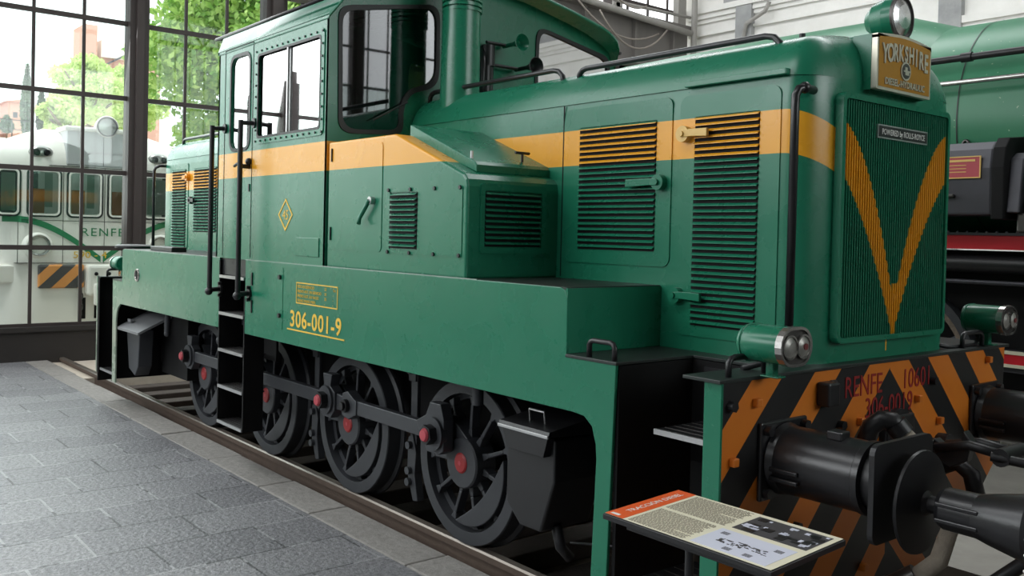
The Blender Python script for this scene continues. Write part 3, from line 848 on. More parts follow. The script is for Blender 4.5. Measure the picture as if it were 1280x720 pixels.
# --- bonnets (long hood)
HW = .72; HB = 1.42; HAP = 3.045; HSH = 2.70
def hood_profile(wd, apex):
    """half profile from the bottom of the side up to the apex, (offset, z)"""
    p = [(wd, HB), (wd, 1.9), (wd, 2.3), (wd, HSH)]
    r = .24
    for i in range(1, 9):
        a = PI / 2 * i / 8
        p.append((wd - r + r * math.cos(a), HSH + (apex - .045 - HSH) * math.sin(a)))
    w1 = wd - r; z1 = apex - .045
    for i in range(1, 7):
        t = i / 6; p.append((w1 * (1 - t), z1 + .045 * (1 - (1 - t) ** 2)))
    return p
SEAM = 2.785
def hood(x_in, x_nose, sgn, part, mat, extra=0.0):
    """part: 'body' below the seam, 'roof' above it"""
    rx, ry = .15, .215
    secs = [(x_in, 0)]
    xe = x_nose - sgn * rx
    for i in range(1, 6): secs.append((x_in + (xe - x_in) * i / 5, 0))
    for i in range(1, 10):
        t = PI / 2 * i / 9; secs.append((xe + sgn * rx * math.sin(t), ry * (1 - math.cos(t))))
    rings = []
    for x, d in secs:
        hp = hood_profile(HW - d + extra, HAP - d * .95 + extra)
        # clip at the seam
        q = []
        for (a0, z0), (a1, z1) in zip(hp, hp[1:]):
            ins0 = (z0 <= SEAM) if part == 'body' else (z0 >= SEAM)
            if ins0: q.append((a0, z0))
            if (z0 - SEAM) * (z1 - SEAM) < 0:
                t = (SEAM - z0) / (z1 - z0); q.append((a0 + (a1 - a0) * t, SEAM))
        if part == 'roof': q.append(hp[-1])
        rings.append((x, q))
    n = min(len(q) for _, q in rings)
    def resample(q, n):
        ls = [0]
        for a, b in zip(q, q[1:]): ls.append(ls[-1] + math.hypot(b[0] - a[0], b[1] - a[1]))
        out = []
        for i in range(n):
            s = ls[-1] * i / (n - 1); j = 0
            while j < len(ls) - 2 and ls[j + 1] < s: j += 1
            t = (s - ls[j]) / max(1e-9, ls[j + 1] - ls[j]); out.append((q[j][0] + (q[j + 1][0] - q[j][0]) * t, q[j][1] + (q[j + 1][1] - q[j][1]) * t))
        return out
    n = 14
    m = mb(mat); V = []
    for x, q in rings:
        q = resample(q, n)
        row = [(x, YC - a, z) for a, z in q] + [(x, YC + a, z) for a, z in (q[::-1] if part == 'roof' else q[::-1])]
        V.append([m.b.verts.new(p) for p in row])
    for a, b in zip(V, V[1:]):
        for i in range(len(a) - 1):
            if part == 'body' and i == n - 1: continue
            if (a[i].co - a[i + 1].co).length < 1e-6: continue
            f = m.b.faces.new((a[i], a[i + 1], b[i + 1], b[i])); f.smooth = True
    # close the nose
    last = V[-1]
    for i in range(n - 1):
        a, b = last[i], last[i + 1]; c, d = last[-2 - i], last[-1 - i]
        if part == 'roof' and i == n - 2:
            try: f = m.b.faces.new((a, b, d))
            except ValueError: pass
            continue
        f = m.b.faces.new((a, b, c, d)); f.smooth = True
    bmesh.ops.remove_doubles(m.b, verts=m.b.verts, dist=1e-5)
    return m
XN = -2.47; XR = -11.30
hood(CX1 + .01, XN, 1, 'body', M['nose']).build('bonnet_body', L)
hood(CX1 + .01, XN, 1, 'roof', M['paint'], .007).build('bonnet_roof', L)
hood(CX0 - .01, XR, -1, 'body', M['band']).build('rear_bonnet_body', L)
hood(CX0 - .01, XR, -1, 'roof', M['paint'], .007).build('rear_bonnet_roof', L)
YB = YC - HW      # bonnet near side plane (3.76)
# vertical panel joint, hinge moulding
m = mb(M['under']).box(-4.170, -4.162, YB - .0015, YB + .002, 1.76, 2.78)
m.build('panel_joint', L)
m = mb(M['paint']).box(-3.215, -2.60, YB - .024, YB + .02, SEAM + .002, SEAM + .032)
m.build('lid_moulding', L, .004)
# bonnet doors
mb(M['band']).plate(rr(-4.150, -3.305, 1.848, 2.752, .05), [rr(-4.018, -3.412, 1.928, 2.638, .004, 1)[::-1]], YB - .006, YB + .001).build('bonnet_door', L, .002)
mb(M['band']).plate(rr(-3.250, -2.632, 1.50, 2.745, .05), [rr(-3.150, -2.748, 1.555, 2.632, .004, 1)[::-1]], YB - .006, YB + .001).build('bonnet_door', L, .002)
louvres(-4.018, -3.412, 1.928, 2.638, 22, YB - .003, M['band'], M['under'], out=.020)
louvres(-3.150, -2.748, 1.555, 2.632, 34, YB - .003, M['band'], M['under'], out=.020, split=True)
def latch(xp, z, xe, mat):
    m = mb(mat).cyl((xp, YB - .045, z), (xp, YB, z), .042, seg=18).cyl((xp, YB - .06, z), (xp, YB - .04, z), .016, seg=10)
    d = 1 if xe > xp else -1
    m.prism([(xp, z + .018), (xp + d * .06, z + .022), (xe, z + .020), (xe, z - .022), (xp + d * .06, z - .016), (xp, z - .018)], YB - .050, YB - .030)
    return m
latch(-3.372, 2.30, -3.60, M['paint']).build('door_latch', L, .003)
latch(-3.205, 2.545, -3.04, M['cream']).build('door_latch', L, .003)['label'] = 'pale yellow door latch'
latch(-3.235, 1.705, -3.06, M['paint']).build('door_latch', L, .003)
# rear bonnet doors with louvres
XO = [(-11.0, -10.42, 1.76, 2.72, -10.93, -10.48, 1.76, 2.655, 27), (-10.36, -9.46, 1.85, 2.72, -10.24, -9.58, 1.95, 2.65, 21)]
for (a, b, z0, z1, la, lb, lz0, lz1, n) in XO:
    mb(M['band']).plate(rr(a, b, z0, z1, .04), [rr(la, lb, lz0 + .002, lz1, .004, 1)[::-1]], YB - .006, YB + .001).build('bonnet_door', L, .002)
    louvres(la, lb, lz0 + .002, lz1, n, YB - .003, M['band'], M['under'], out=.022)
latch(-10.39, 2.56, -10.50, M['orange']).build('door_latch', L)
latch(-9.98 - .3, 2.30, -10.15, M['black']).build('door_latch', L)
louvres(-9.2, -8.1, 1.95, 2.65, 21, YB - .003, M['band'], M['under'], out=.022)
# nose handrail
m = mb(M['blackgloss']).tube([(-2.50, YB - .085, 1.46), (-2.50, YB - .085, 2.62), (-2.50, YB - .083, 2.67), (-2.492, YB - .07, 2.70), (-2.485, YB - .04, 2.708), (-2.50, YB + .06, 2.708)], .020, 10)
m.sphere((-2.485, YB - .035, 2.708), .028, 10)
m.build('nose_handrail', L)
m = mb(M['blackgloss']).tube([(-11.28, YB - .10, 1.45), (-11.28, YB - .10, 2.66), (-11.27, YB - .085, 2.70), (-11.23, YB - .05, 2.72), (-11.2, YB + .05, 2.72)], .018, 8)
m.build('nose_handrail', L)
# roof handrails
def roofrail(x0, x1, y, z, zin):
    m = mb(M['blackgloss'])
    m.tube([(x0, y, zin), (x0 + .012, y, z - .03), (x0 + .035, y, z - .008), (x0 + .07, y, z), (x1 - .10, y, z), (x1 - .05, y, z - .012), (x1 - .015, y, z - .045), (x1, y, zin)], .017, 10)
    return m.build('roof_handrail', L)
roofrail(-4.20, -2.735, 3.90, 3.022, 2.93); roofrail(-5.83, -4.33, 3.90, 3.045, 2.93)
roofrail(-11.0, -8.2, 3.90, 3.03, 2.93)
# step in the roof panels at x=-4.17 and roof fittings
m = mb(M['black']).cyl((-2.84, 4.22, 3.02), (-2.84, 4.22, 3.085), .016, seg=10).box(-3.2, -3.02, 4.12, 4.16, 3.01, 3.03)
m.build('roof_fitting', L)
# exhaust stack in front of the cab
m = mb(M['paint']).cyl((-5.52, 3.955, 2.85), (-5.52, 3.955, 3.60), .145, .138, 32)
for i in range(5): m.cyl((-5.52, 3.96, 3.60 + i * .035), (-5.52, 3.96, 3.62 + i * .035), .146, .146, 32)
m.cyl((-5.52, 3.96, 3.58), (-5.52, 3.96, 3.86), .130, .130, 32)
m.build('exhaust_stack', L)
# horns
m = mb(M['black']).bbox(-5.845, -5.74, 4.32, 4.44, 3.08, 3.46, .02).cyl((-5.75, 4.38, 3.30), (-5.75, 4.38, 3.46), .055, seg=12).cyl((-5.74, 4.36, 3.1), (-5.74, 4.36, 3.3), .04, seg=10)
m.tube([(-5.72, 4.30, 3.05), (-5.68, 4.28, 3.15), (-5.70, 4.30, 3.3), (-5.76, 4.34, 3.44)], .018, 8)
m.build('horn_valve', L)
for (y, z, x0, x1, lab) in ((4.60, 3.498, -5.84, -5.60, 'upper'), (4.73, 3.33, -5.84, -5.58, 'lower')):
    m = mb(M['paint'] if lab == 'upper' else M['black'])
    m.lathe([(.0, x0), (.016, x0), (.016, x1 - .12), (.03, x1 - .06), (.072, x1), (.066, x1), (.026, x1 - .06), (0, x1 - .08)], (0, y, z), 'x', 20)
    m.mat(M['black']).cyl((-5.80, 4.40, z), (-5.80, y, z), .014, seg=8)
    m.build('horn', L)

# --- grille on the nose
GX = -2.436
gr = mb(M['grille'])
y0, y1, z0, z1 = 3.985, 4.98, 1.545, 2.685
n = 46; vs = []; fs = []
for i in range(n * 4 + 1):
    y = y0 + (y1 - y0) * i / (n * 4); d = (0, 1, 1, 0)[i % 4] * .018
    vs += [(GX - .016 + d, y, z0), (GX - .016 + d, y, z1)]
for i in range(n * 4): fs.append((2 * i, 2 * i + 1, 2 * i + 3, 2 * i + 2))
gr._new(vs, fs)
gr.build('radiator_grille', L)['label'] = 'ribbed green grille with an orange V'
m = mb(M['nose']).prism(rr(3.958, 5.002, 1.522, 2.712, .03), XN - .02, GX - .016, 'x')
m.mat(M['paint']).plate(rr(3.955, 5.005, 1.52, 2.715, .04), [rr(3.983, 4.982, 1.545, 2.687, .02)[::-1]], GX - .03, GX + .010, 'x')
m.build('grille_frame', L, .006)
# nose maker plate (slightly bowed)
Y1 = (0, 1, 0)
m = mb(M['zinc'])
def bow(y): return -.0
PX = -2.40
m.plate(rr(4.192, 4.718, 2.752, 3.020, .006, 2), [], PX - .03, PX, 'x')
top = [(4.192 + .526 * i / 12, 3.020 + .020 * math.sin(PI * i / 12)) for i in range(13)]
m.plate([(4.192, 3.0)] + top + [(4.718, 3.0)], [], PX - .03, PX, 'x')
m.mat(M['brass']).plate([(4.207, 2.767), (4.703, 2.767), (4.703, 3.012)] + [(p[0] * .945 + 4.455 * .055, p[1] - .014) for p in top[::-1]] + [(4.207, 3.012)], [], PX, PX + .002, 'x')
m.mat(M['zinc'])
word = 'YORKSHIRE'
for i, ch in enumerate(word):
    t = (i - 4) / 4; yy = 4.455 + t * .200
    m.text(ch, (PX + .002, yy, 2.914 - abs(t) ** 1.6 * .030), Y1, (0, 0, 1), .108 + .024 * abs(t), .006, 'CENTER', sx=.62, bold=.003)
m.text('DIESEL-HYDRAULIC', (PX + .002, 4.455, 2.782), Y1, Z1, (.046), .005, 'CENTER', sx=.95, bold=.001, space=1.02)
m.cyl((PX, 4.455, 2.865), (PX + .008, 4.455, 2.865), .047, seg=24)
m.mat(M['steel']).cyl((PX + .008, 4.455, 2.865), (PX + .010, 4.455, 2.865), .038, seg=24)
m.mat(M['zinc']).box(PX + .009, PX + .013, 4.425, 4.487, 2.86, 2.868).box(PX + .009, PX + .013, 4.44, 4.475, 2.845, 2.86).box(PX + .009, PX + .013, 4.437, 4.46, 2.868, 2.884)
m.build('maker_plate', L)['label'] = 'gold plate reading YORKSHIRE DIESEL-HYDRAULIC'
m = mb(M['paint']).box(XN - .06, PX - .03, 4.19, 4.205, 2.75, 3.02).box(XN - .3, XN - .05, 4.20, 4.71, 2.98, 3.01).tube([(-2.72, 4.22, 3.02), (-2.44, 4.22, 3.01)], .012, 6)
m.box(XN - .06, PX - .03, 4.705, 4.717, 2.75, 3.02).build('plate_bracket', L)
# "powered by" plate
m = mb(M['alu']).box(GX - .005, GX + .008, 4.270, 4.760, 2.522, 2.590)
m.mat(M['black']).box(GX + .008, GX + .010, 4.277, 4.753, 2.529, 2.583)
m.mat(M['white']).text('POWERED by ROLLS-ROYCE', (GX + .010, 4.515, 2.541), Y1, Z1, .042, .002, 'CENTER', sx=.80)
m.build('engine_plate', L)['label'] = 'small black and silver plate reading POWERED by ROLLS-ROYCE'
# top headlamp
m = mb(M['paint']).lathe([(.0, -.17), (.05, -.168), (.09, -.12), (.108, -.05), (.110, 0), (.104, .012)], (-2.42, 4.435, 3.135), 'x', 28)
m.cyl((-2.50, 4.475, 2.98), (-2.50, 4.475, 3.05), .03, seg=12)
m.build('headlamp_body', L)
m = mb(M['steel']).lathe([(.110, .0), (.112, .014), (.100, .018), (.096, .008)], (-2.42, 4.435, 3.135), 'x', 28)
m.mat(M['reflector']).lathe([(.098, .006), (.06, -.03), (.0, -.045)], (-2.42, 4.435, 3.135), 'x', 28)
m.build('headlamp_rim', L)
m = mb(M['lens']).lathe([(.098, .008), (.06, .022), (.0, .028)], (-2.42, 4.435, 3.135), 'x', 28); m.build('headlamp_lens', L)

# --- buffer beam
BX = -2.41
bp = [(YS + .014, 1.408), (YS + .014, .20), (4.90, .20), (5.28, .45), (5.70, .80), (5.72, 1.408)]
m = mb(M['beam']).prism(bp, BX - .03, BX, 'x')
m.build('buffer_beam', L)['label'] = 'front beam with black and orange diagonal stripes'
m = mb(M['paint']).box(BX - .088, BX + .002, YS, YS + .014, .20, 1.408)
m.build('beam_end_plate', L, .002)
m = mb(M['under']).prism([(a, b) for a, b in bp[:3]] + [(5.7, .2), (5.7, 1.4)], -11.42, -11.39, 'x').box(-11.42, -11.33, YS, YS + .012, .3, 1.41)
m.build('rear_buffer_beam', L)
mb(M['paint']).box(-11.43, -11.395, YS - .002, YS + .012, .30, 1.41).build('beam_end_plate', L)
for tx, ty, tz in (('RENFE', 4.175, 1.262), ('10601', 4.69, 1.262), ('306-0019', 4.42, 1.145)):
    mb(M['redtext']).text(tx, (BX + .001, ty, tz), Y1, Z1, .145, .002, 'CENTER', sx=.84).build('beam_lettering', L)['label'] = 'dark red lettering ' + tx
for y, z in ((3.31, 1.31), (3.16, 1.075), (4.14, 1.14), (4.69, 1.20), (4.93, 1.06), (5.49, 1.35), (3.65, .62), (4.2, .42)): mb(M['boltorange']).bbox(BX, BX + .03, y - .018, y + .018, z - .018, z + .018, .005).build('beam_bolt', L)
for y, z in ((3.14, 1.31), (3.97, 1.14), (4.85, 1.28), (3.63, .72)): mb(M['black']).cyl((BX, y, z), (BX + .03, y, z), .024, seg=6).build('beam_bolt', L)
mb(M['black']).bbox(BX, BX + .07, 3.77, 3.86, 1.25, 1.36, .01).build('socket_box', L)
mb(M['black']).bbox(BX, BX + .02, 3.87, 3.915, 1.29, 1.36, .006).build('socket_box', L)
# deck grab irons
def grab(p0, p1, h, r=.013):
    p0 = Vector(p0); p1 = Vector(p1); d = (p1 - p0); u = Vector((0, 0, h))
    return mb(M['chrome'] if r < .0131 else M['black']).tube([p0, p0 + u * .75, p0 + u * .93 + d * .06, p0 + u + d * .16, p1 + u - d * .16, p1 + u * .93 - d * .06, p1 + u * .75, p1], r, 8).build('grab_iron', L)
grab((-3.22, 3.105, 1.42), (-3.05, 3.105, 1.42), .085, .0135)
grab((-2.445, 3.17, 1.42), (-2.445, 3.42, 1.42), .085, .0138)
grab((-2.445, 5.26, 1.42), (-2.445, 5.50, 1.42), .085, .0135)
grab((-11.35, 3.17, 1.405), (-11.35, 3.42, 1.405), .085, .0135)
# marker lamps: flattened cylinders with two lenses side by side
def stadium(y, z, hw, hh, n=10):
    e = hw - hh
    return [(y + e + hh * math.cos(-PI / 2 + PI * i / n), z + hh * math.sin(-PI / 2 + PI * i / n)) for i in range(n + 1)] + \
           [(y - e + hh * math.cos(PI / 2 + PI * i / n), z + hh * math.sin(PI / 2 + PI * i / n)) for i in range(n + 1)]
def marker(x0, x1, y, z, s=1):
    r = .079; hw = .108
    m = mb(M['paint']).prism(stadium(y, z, hw, r), min(x0, x1 - s * .03), max(x0, x1 - s * .03), 'x')
    m.prism(stadium(y, z, hw + .004, r + .004), min(x0 + s * .012, x0 + s * .02), max(x0 + s * .012, x0 + s * .02), 'x')
    m.bbox(min(x0 + s * .09, x0 + s * .13), max(x0 + s * .09, x0 + s * .13), y - .02, y + .02, 1.42, z - r + .01, .006).box(min(x0 + s * .07, x0 + s * .16), max(x0 + s * .07, x0 + s * .16), y - .03, y + .03, 1.421, 1.43)
    o = m.build('marker_lamp', L, .004); o['label'] = 'green flattened cylindrical marker lamp'
    for p in o.data.polygons: p.use_smooth = abs(p.normal.x) < .5
    m = mb(M['chrome']).plate(stadium(y, z, hw + .005, r + .005), [stadium(y, z, hw - .008, r - .008)[::-1]], min(x1 - s * .032, x1), max(x1 - s * .032, x1), 'x')
    m.mat(M['steel']).prism(stadium(y, z, hw - .004, r - .004), min(x1 - s * .03, x1 - s * .01), max(x1 - s * .03, x1 - s * .01), 'x')
    m.build('marker_lamp_rim', L, .003)
    for dy, mt in ((-.047, 'reflector'), (.047, 'dullred')):
        m = mb(M['chrome']).lathe([(.052, x1 - s * .012), (.052, x1 + s * .004), (.044, x1 + s * .004), (.044, x1 - s * .01)], (0, y + dy, z), 'x', 22)
        m.mat(M[mt] if mt == 'reflector' else M['reflector']).lathe([(.044, x1 - s * .002), (.02, x1 + s * .008), (0, x1 + s * .010)], (0, y + dy, z), 'x', 22)
        if mt == 'dullred': m.mat(M['dullred']).cyl((x1 + s * .008, y + dy, z), (x1 + s * .014, y + dy, z), .014, seg=12)
        m.build('marker_lamp_lens', L)
marker(-2.47, -2.24, 3.355, 1.562); marker(-2.57, -2.335, 5.60, 1.575); marker(-11.20, -11.46, 3.33, 1.56, -1)
m = mb(M['black']).tube([(-2.55, 3.40, 1.43), (-2.50, 3.55, 1.46), (-2.47, 3.62, 1.52), (-2.48, 3.66, 1.47)], .014, 8)
m.build('lamp_cable', L)
m = mb(M['black']).tube([(-2.50, 5.05, 1.45), (-2.47, 5.2, 1.43), (-2.46, 5.45, 1.43), (-2.50, 5.6, 1.48)], .012, 8)
m.build('lamp_cable', L)
m = mb(M['black']).lathe([(0, 1.40), (.20, 1.40), (.20, 1.425), (.17, 1.44), (0, 1.445)], (-11.02, 3.36, ZT - 1.40 + .0), 'z', 24)
m = m if False else m
m.build('rear_cable_coil', L)
m = mb(M['black']).bbox(-9.95, -9.3, 3.2, 3.35, ZT, ZT + .05, .01); m.build('rear_deck_tool', L)

# buffers (barrel, stem, head)
def buffer(x0, s, y, z, xh, headmat):
    m = mb(M['blackgloss']).bbox(min(x0, x0 + s * .022), max(x0, x0 + s * .022), y - .17, y + .17, z - .17, z + .17, .008)
    for a in (-1, 1):
        for b in (-1, 1): m.cyl((x0 + s * .02, y + a * .135, z + b * .135), (x0 + s * .05, y + a * .135, z + b * .135), .024, seg=6)
    for a, b in ((0, 1), (0, -1), (1, 0), (-1, 0)):
        m.prism([(x0 + s * .02, .165), (x0 + s * .15, .145), (x0 + s * .15, .12), (x0 + s * .02, .12)] if a == 0 and b == 1 else [(x0 + s * .02, .1), (x0 + s * .03, .11), (x0 + s * .03, .1)], 0, .01) if False else None
    m.lathe([(.150, s * .02), (.158, s * .03), (.148, s * .06), (.146, s * .42), (.152, s * .425), (.152, s * .452), (.13, s * .455), (.13, s * .30)], (x0, y, z), 'x', 36)
    for a in (-.07, -.03): m.bbox(min(x0 + s * .05, x0 + s * .19), max(x0 + s * .05, x0 + s * .19), y - .158, y - .142, z + a, z + a + .02, .005)
    m.bbox(min(x0 + s * .26, x0 + s * .33), max(x0 + s * .26, x0 + s * .33), y - .06, y + .01, z + .135, z + .172, .006)
    b = m.build('buffer', L)
    m = mb(M['black']).cyl((x0 + s * .40, y, z), (xh - s * .02, y, z), .124, seg=32)
    m.plate(rr(y - .225, y + .225, z - .20, z + .185, .04, 4), [], min(xh - s * .022, xh), max(xh - s * .022, xh), 'x')
    o = m.build('buffer_head', b, .006); return b
b = buffer(BX, 1, 3.505, 1.05, -1.84, None); b['label'] = 'black buffer nearest the platform'
buffer(BX, 1, 5.455, 1.05, -1.84, None)
buffer(-11.42, -1, 3.505, 1.05, -12.0, None); buffer(-11.42, -1, 5.455, 1.05, -12.0, None)
# draw hook and screw coupling
m = mb(M['black']).bbox(BX, BX + .04, YC - .13, YC + .13, .90, 1.14, .01).bbox(BX + .02, BX + .22, YC - .035, YC + .035, .98, 1.05, .01)
m.prism([(BX + .20, .97), (BX + .30, .93), (BX + .38, .98), (BX + .40, 1.07), (BX + .36, 1.12), (BX + .345, 1.05), (BX + .29, 1.01), (BX + .22, 1.06)], YC - .03, YC + .03)
m.cyl((BX, YC, 1.02), (BX + .03, YC, 1.02), .15, seg=24)
m.build('draw_hook', L, .006)
m = mb(M['black'])
for dy in (-.055, .055): m.tube([(BX + .24, YC + dy, 1.02), (BX + .40, YC + dy + .01, 1.06), (BX + .56, YC + dy + .02, 1.04)], .024, 8)
m.cyl((BX + .56, YC - .10, 1.04), (BX + .56, YC + .13, 1.04), .042, seg=14)
m.cyl((BX + .52, YC - .10, 1.04), (BX + .86, YC + .0, 1.01), .022, seg=10)
m.cyl((BX + .86, YC - .11, 1.0), (BX + .86, YC + .12, 1.0), .042, seg=14)
m.tube([(BX + .68, YC + .0, 1.02), (BX + .69, YC + .02, .93), (BX + .68, YC + .02, .80)], .018, 8).sphere((BX + .68, YC + .02, .78), .04, 10)
for dy in (-.055, .055): m.tube([(BX + .86, YC + dy, 1.0), (BX + 1.0, YC + dy, 1.0), (BX + 1.16, YC + dy * .6, 1.0)], .024, 8)
m.build('screw_coupling', L)
# brake pipe elbow with wrapped hose
m = mb(M['black']).tube([(BX, 4.10, .95), (BX + .05, 4.09, 1.0), (BX + .09, 4.06, 1.08), (BX + .11, 4.06, 1.14), (BX + .15, 4.08, 1.18), (BX + .19, 4.11, 1.175), (BX + .215, 4.13, 1.14)], .044, 12)
m.cyl((BX + .195, 4.12, 1.165), (BX + .225, 4.14, 1.12), .054, seg=14)
br = m.build('brake_pipe', L)
m = mb(M['canvas']).tube([(BX + .22, 4.135, 1.13), (BX + .28, 4.15, 1.07), (BX + .36, 4.12, .96), (BX + .50, 4.06, .78), (BX + .47, 4.02, .62), (BX + .38, 3.98, .52)], .04, 12)
m.mat(M['steel']).cyl((BX + .39, 3.985, .54), (BX + .30, 3.95, .47), .05, seg=12).bbox(BX + .24, BX + .33, 3.91, 3.99, .42, .50, .01)
m.build('brake_hose', br)['label'] = 'pale cloth-wrapped brake hose'
m = mb(M['black']).tube([(BX, 4.95, .8), (BX + .10, 4.95, .85), (BX + .18, 4.95, .80), (BX + .22, 4.95, .65)], .045, 10).cyl((BX, 4.95, .92), (BX + .06, 4.95, .92), .07, seg=14)
m.build('brake_pipe', L)

# --- wheels
WX = [-4.808 - i * 1.4711 for i in range(4)]; WR = .528; WY = 3.555
TH = math.radians(135)     # crank direction (pin up and to the rear)
def wheel_parts(x, y, s, first=None):
    """s=+1: outer face towards -y at y ; s=-1 mirrored"""
    def LY(h): return s * h
    m = mb(M['wheel'])
    m.lathe([(WR - .085, LY(.135)), (WR - .085, LY(.0)), (WR - .006, LY(.0)), (WR, LY(.008)), (WR + .002, LY(.105)), (WR + .028, LY(.118)), (WR + .028, LY(.138)), (WR - .085, LY(.138))], (x, y, WR), 'y', 64)
    m.lathe([(WR - .085, LY(.072)), (WR - .125, LY(.075)), (WR - .125, LY(.12)), (WR - .085, LY(.12))], (x, y, WR), 'y', 64)
    # hub boss
    m.lathe([(0, LY(-.035)), (.155, LY(-.035)), (.165, LY(-.025)), (.165, LY(.12))], (x, y, WR), 'y', 36)
    # crank boss: tapering web from hub to the crank pin
    px, pz = x + .24 * math.cos(TH), WR + .24 * math.sin(TH)
    d = Vector((math.cos(TH), math.sin(TH))); nrm = Vector((-d.y, d.x))
    A = Vector((x, WR)); B = Vector((px, pz))
    poly = [A + nrm * .16, B + nrm * .11] + [B + Vector((math.cos(TH + t), math.sin(TH + t))) * .11 for t in (PI / 3, PI / 6, 0, -PI / 6, -PI / 3)] + [B - nrm * .11, A - nrm * .16]
    m.prism([tuple(p) for p in poly], y + LY(-.02), y + LY(.1))
    # spokes
    for i in range(11):
        a = 2 * PI * (i + .5) / 11 + TH
        ca, sa = math.cos(a), math.sin(a); r0, r1 = .14, WR - .10
        for (ra, rb, wa, wb) in ((r0, r0 + .08, .028, .015), (r0 + .08, r1 - .05, .015, .012), (r1 - .05, r1, .012, .030)):
            q = [(x + ca * ra - sa * wa, WR + sa * ra + ca * wa), (x + ca * rb - sa * wb, WR + sa * rb + ca * wb), (x + ca * rb + sa * wb, WR + sa * rb - ca * wb), (x + ca * ra + sa * wa, WR + sa * ra - ca * wa)]
            m.prism(q, y + LY(.022), y + LY(.088))
    W = m.build('wheel', L, .006)
    # counterweight crescent opposite the pin
    m = mb(M['wheel']); R1 = WR - .122
    c0 = TH + PI
    outer = [(x + R1 * math.cos(c0 + t), WR + R1 * math.sin(c0 + t)) for t in [(-1.02 + 2.04 * i / 22) for i in range(23)]]
    # inner edge: a shallow arc between the end points
    e0, e1 = Vector(outer[0]), Vector(outer[-1]); mid = (e0 + e1) / 2; dd = Vector((math.cos(c0), math.sin(c0)))
    inner = []
    for i in range(1, 14):
        t = i / 14; p = e1 + (e0 - e1) * t + dd * .055 * math.sin(PI * t) * 1.0; inner.append(tuple(p))
    m.prism(outer + inner, y + LY(-.008), y + LY(.10))
    m.build('counterweight', W, .006)
    m = mb(M['red']).lathe([(0, LY(-.048)), (.055, LY(-.046)), (.066, LY(-.038)), (.066, LY(-.03))], (x, y, WR), 'y', 24)
    m.mat(M['pink']).cyl((x, y + LY(-.049), WR), (x, y + LY(-.046), WR), .015, seg=10)
    m.build('axle_cap', W)
    return W
for x in WX:
    wheel_parts(x, WY, 1); wheel_parts(x, 2 * YC - WY, -1)
for x in WX: mb(M['under']).cyl((x, WY + .1, WR), (x, 2 * YC - WY - .1, WR), .085, seg=16).build('axle', L)
# crank pins, rods
PY = 3.405
pins = [(x + .24 * math.cos(TH), WR + .24 * math.sin(TH)) for x in WX]
def rodeye(m, x, z, r, y0, y1):
    m.prism([(x + r * math.cos(2 * PI * i / 24), z + r * math.sin(2 * PI * i / 24)) for i in range(24)], y0, y1)
def rodseg(xa, xb, z, ya, yb, eyeA, eyeB):
    m = mb(M['rod'])
    m.prism([(xa, z + .052), (xb, z + .052), (xb, z - .052), (xa, z - .052)], ya, yb)
    return m
zP = pins[0][1]
# front rod: knuckle -> pin 0
m = rodseg(pins[1][0] + .36, pins[0][0] - .02, zP, PY + .03, PY + .085, 0, 0)
m.prism([(pins[0][0] - .22, zP + .052), (pins[0][0] - .10, zP + .11), (pins[0][0] - .06, zP + .20), (pins[0][0] + .06, zP + .20), (pins[0][0] + .10, zP + .10), (pins[0][0] + .10, zP - .10), (pins[0][0] + .05, zP - .13), (pins[0][0] - .08, zP - .13), (pins[0][0] - .14, zP - .06)], PY + .02, PY + .10)
m.prism([(pins[1][0] + .24, zP + .085), (pins[1][0] + .32, zP + .11), (pins[1][0] + .42, zP + .06), (pins[1][0] + .45, zP + .052), (pins[1][0] + .45, zP - .052), (pins[1][0] + .42, zP - .06), (pins[1][0] + .34, zP - .10), (pins[1][0] + .24, zP - .085)], PY + .02, PY + .10)
m.build('coupling_rod', L, .006)
# long rear rod through pins 1-3
m = rodseg(pins[3][0], pins[1][0], zP, PY + .03, PY + .085, 0, 0)
for p in pins[1:]:
    m.prism([(p[0] - .10, zP + .06), (p[0] - .05, zP + .11), (p[0] - .07, zP + .20), (p[0] + .07, zP + .20), (p[0] + .05, zP + .11), (p[0] + .12, zP + .07), (p[0] + .12, zP - .07), (p[0] + .06, zP - .135), (p[0] - .06, zP - .135), (p[0] - .12, zP - .07)], PY + .02, PY + .10)
m.prism([(pins[1][0], zP + .07), (pins[1][0] + .30, zP + .05), (pins[1][0] + .30, zP - .05), (pins[1][0], zP - .07)], PY + .04, PY + .09)
m.build('coupling_rod', L, .006)
m = mb(M['black']).cyl((pins[1][0] + .31, PY - .01, zP), (pins[1][0] + .31, PY + .12, zP), .05, seg=16).cyl((pins[1][0] + .31, PY - .03, zP), (pins[1][0] + .31, PY + .01, zP), .033, seg=6).build('rod_knuckle', L)
for k_, p in enumerate(pins):
    m = mb(M['rod']).cyl((p[0], PY - .0, p[1]), (p[0], PY + .05, p[1]), .108, seg=28)
    m.mat(M['black']).cyl((p[0], PY - .055, p[1]), (p[0], PY + .01, p[1]), .066, seg=6).cyl((p[0], PY + .09, p[1]), (p[0], WY, p[1]), .085, seg=20)
    pn = m.build('crank_pin', L, .004)
    m = mb(M['pink']).lathe([(0, -.075), (.035, -.073), (.045, -.06), (.045, -.05)], (p[0], PY, p[1]), 'y', 20); m.build('pin_cap', pn)
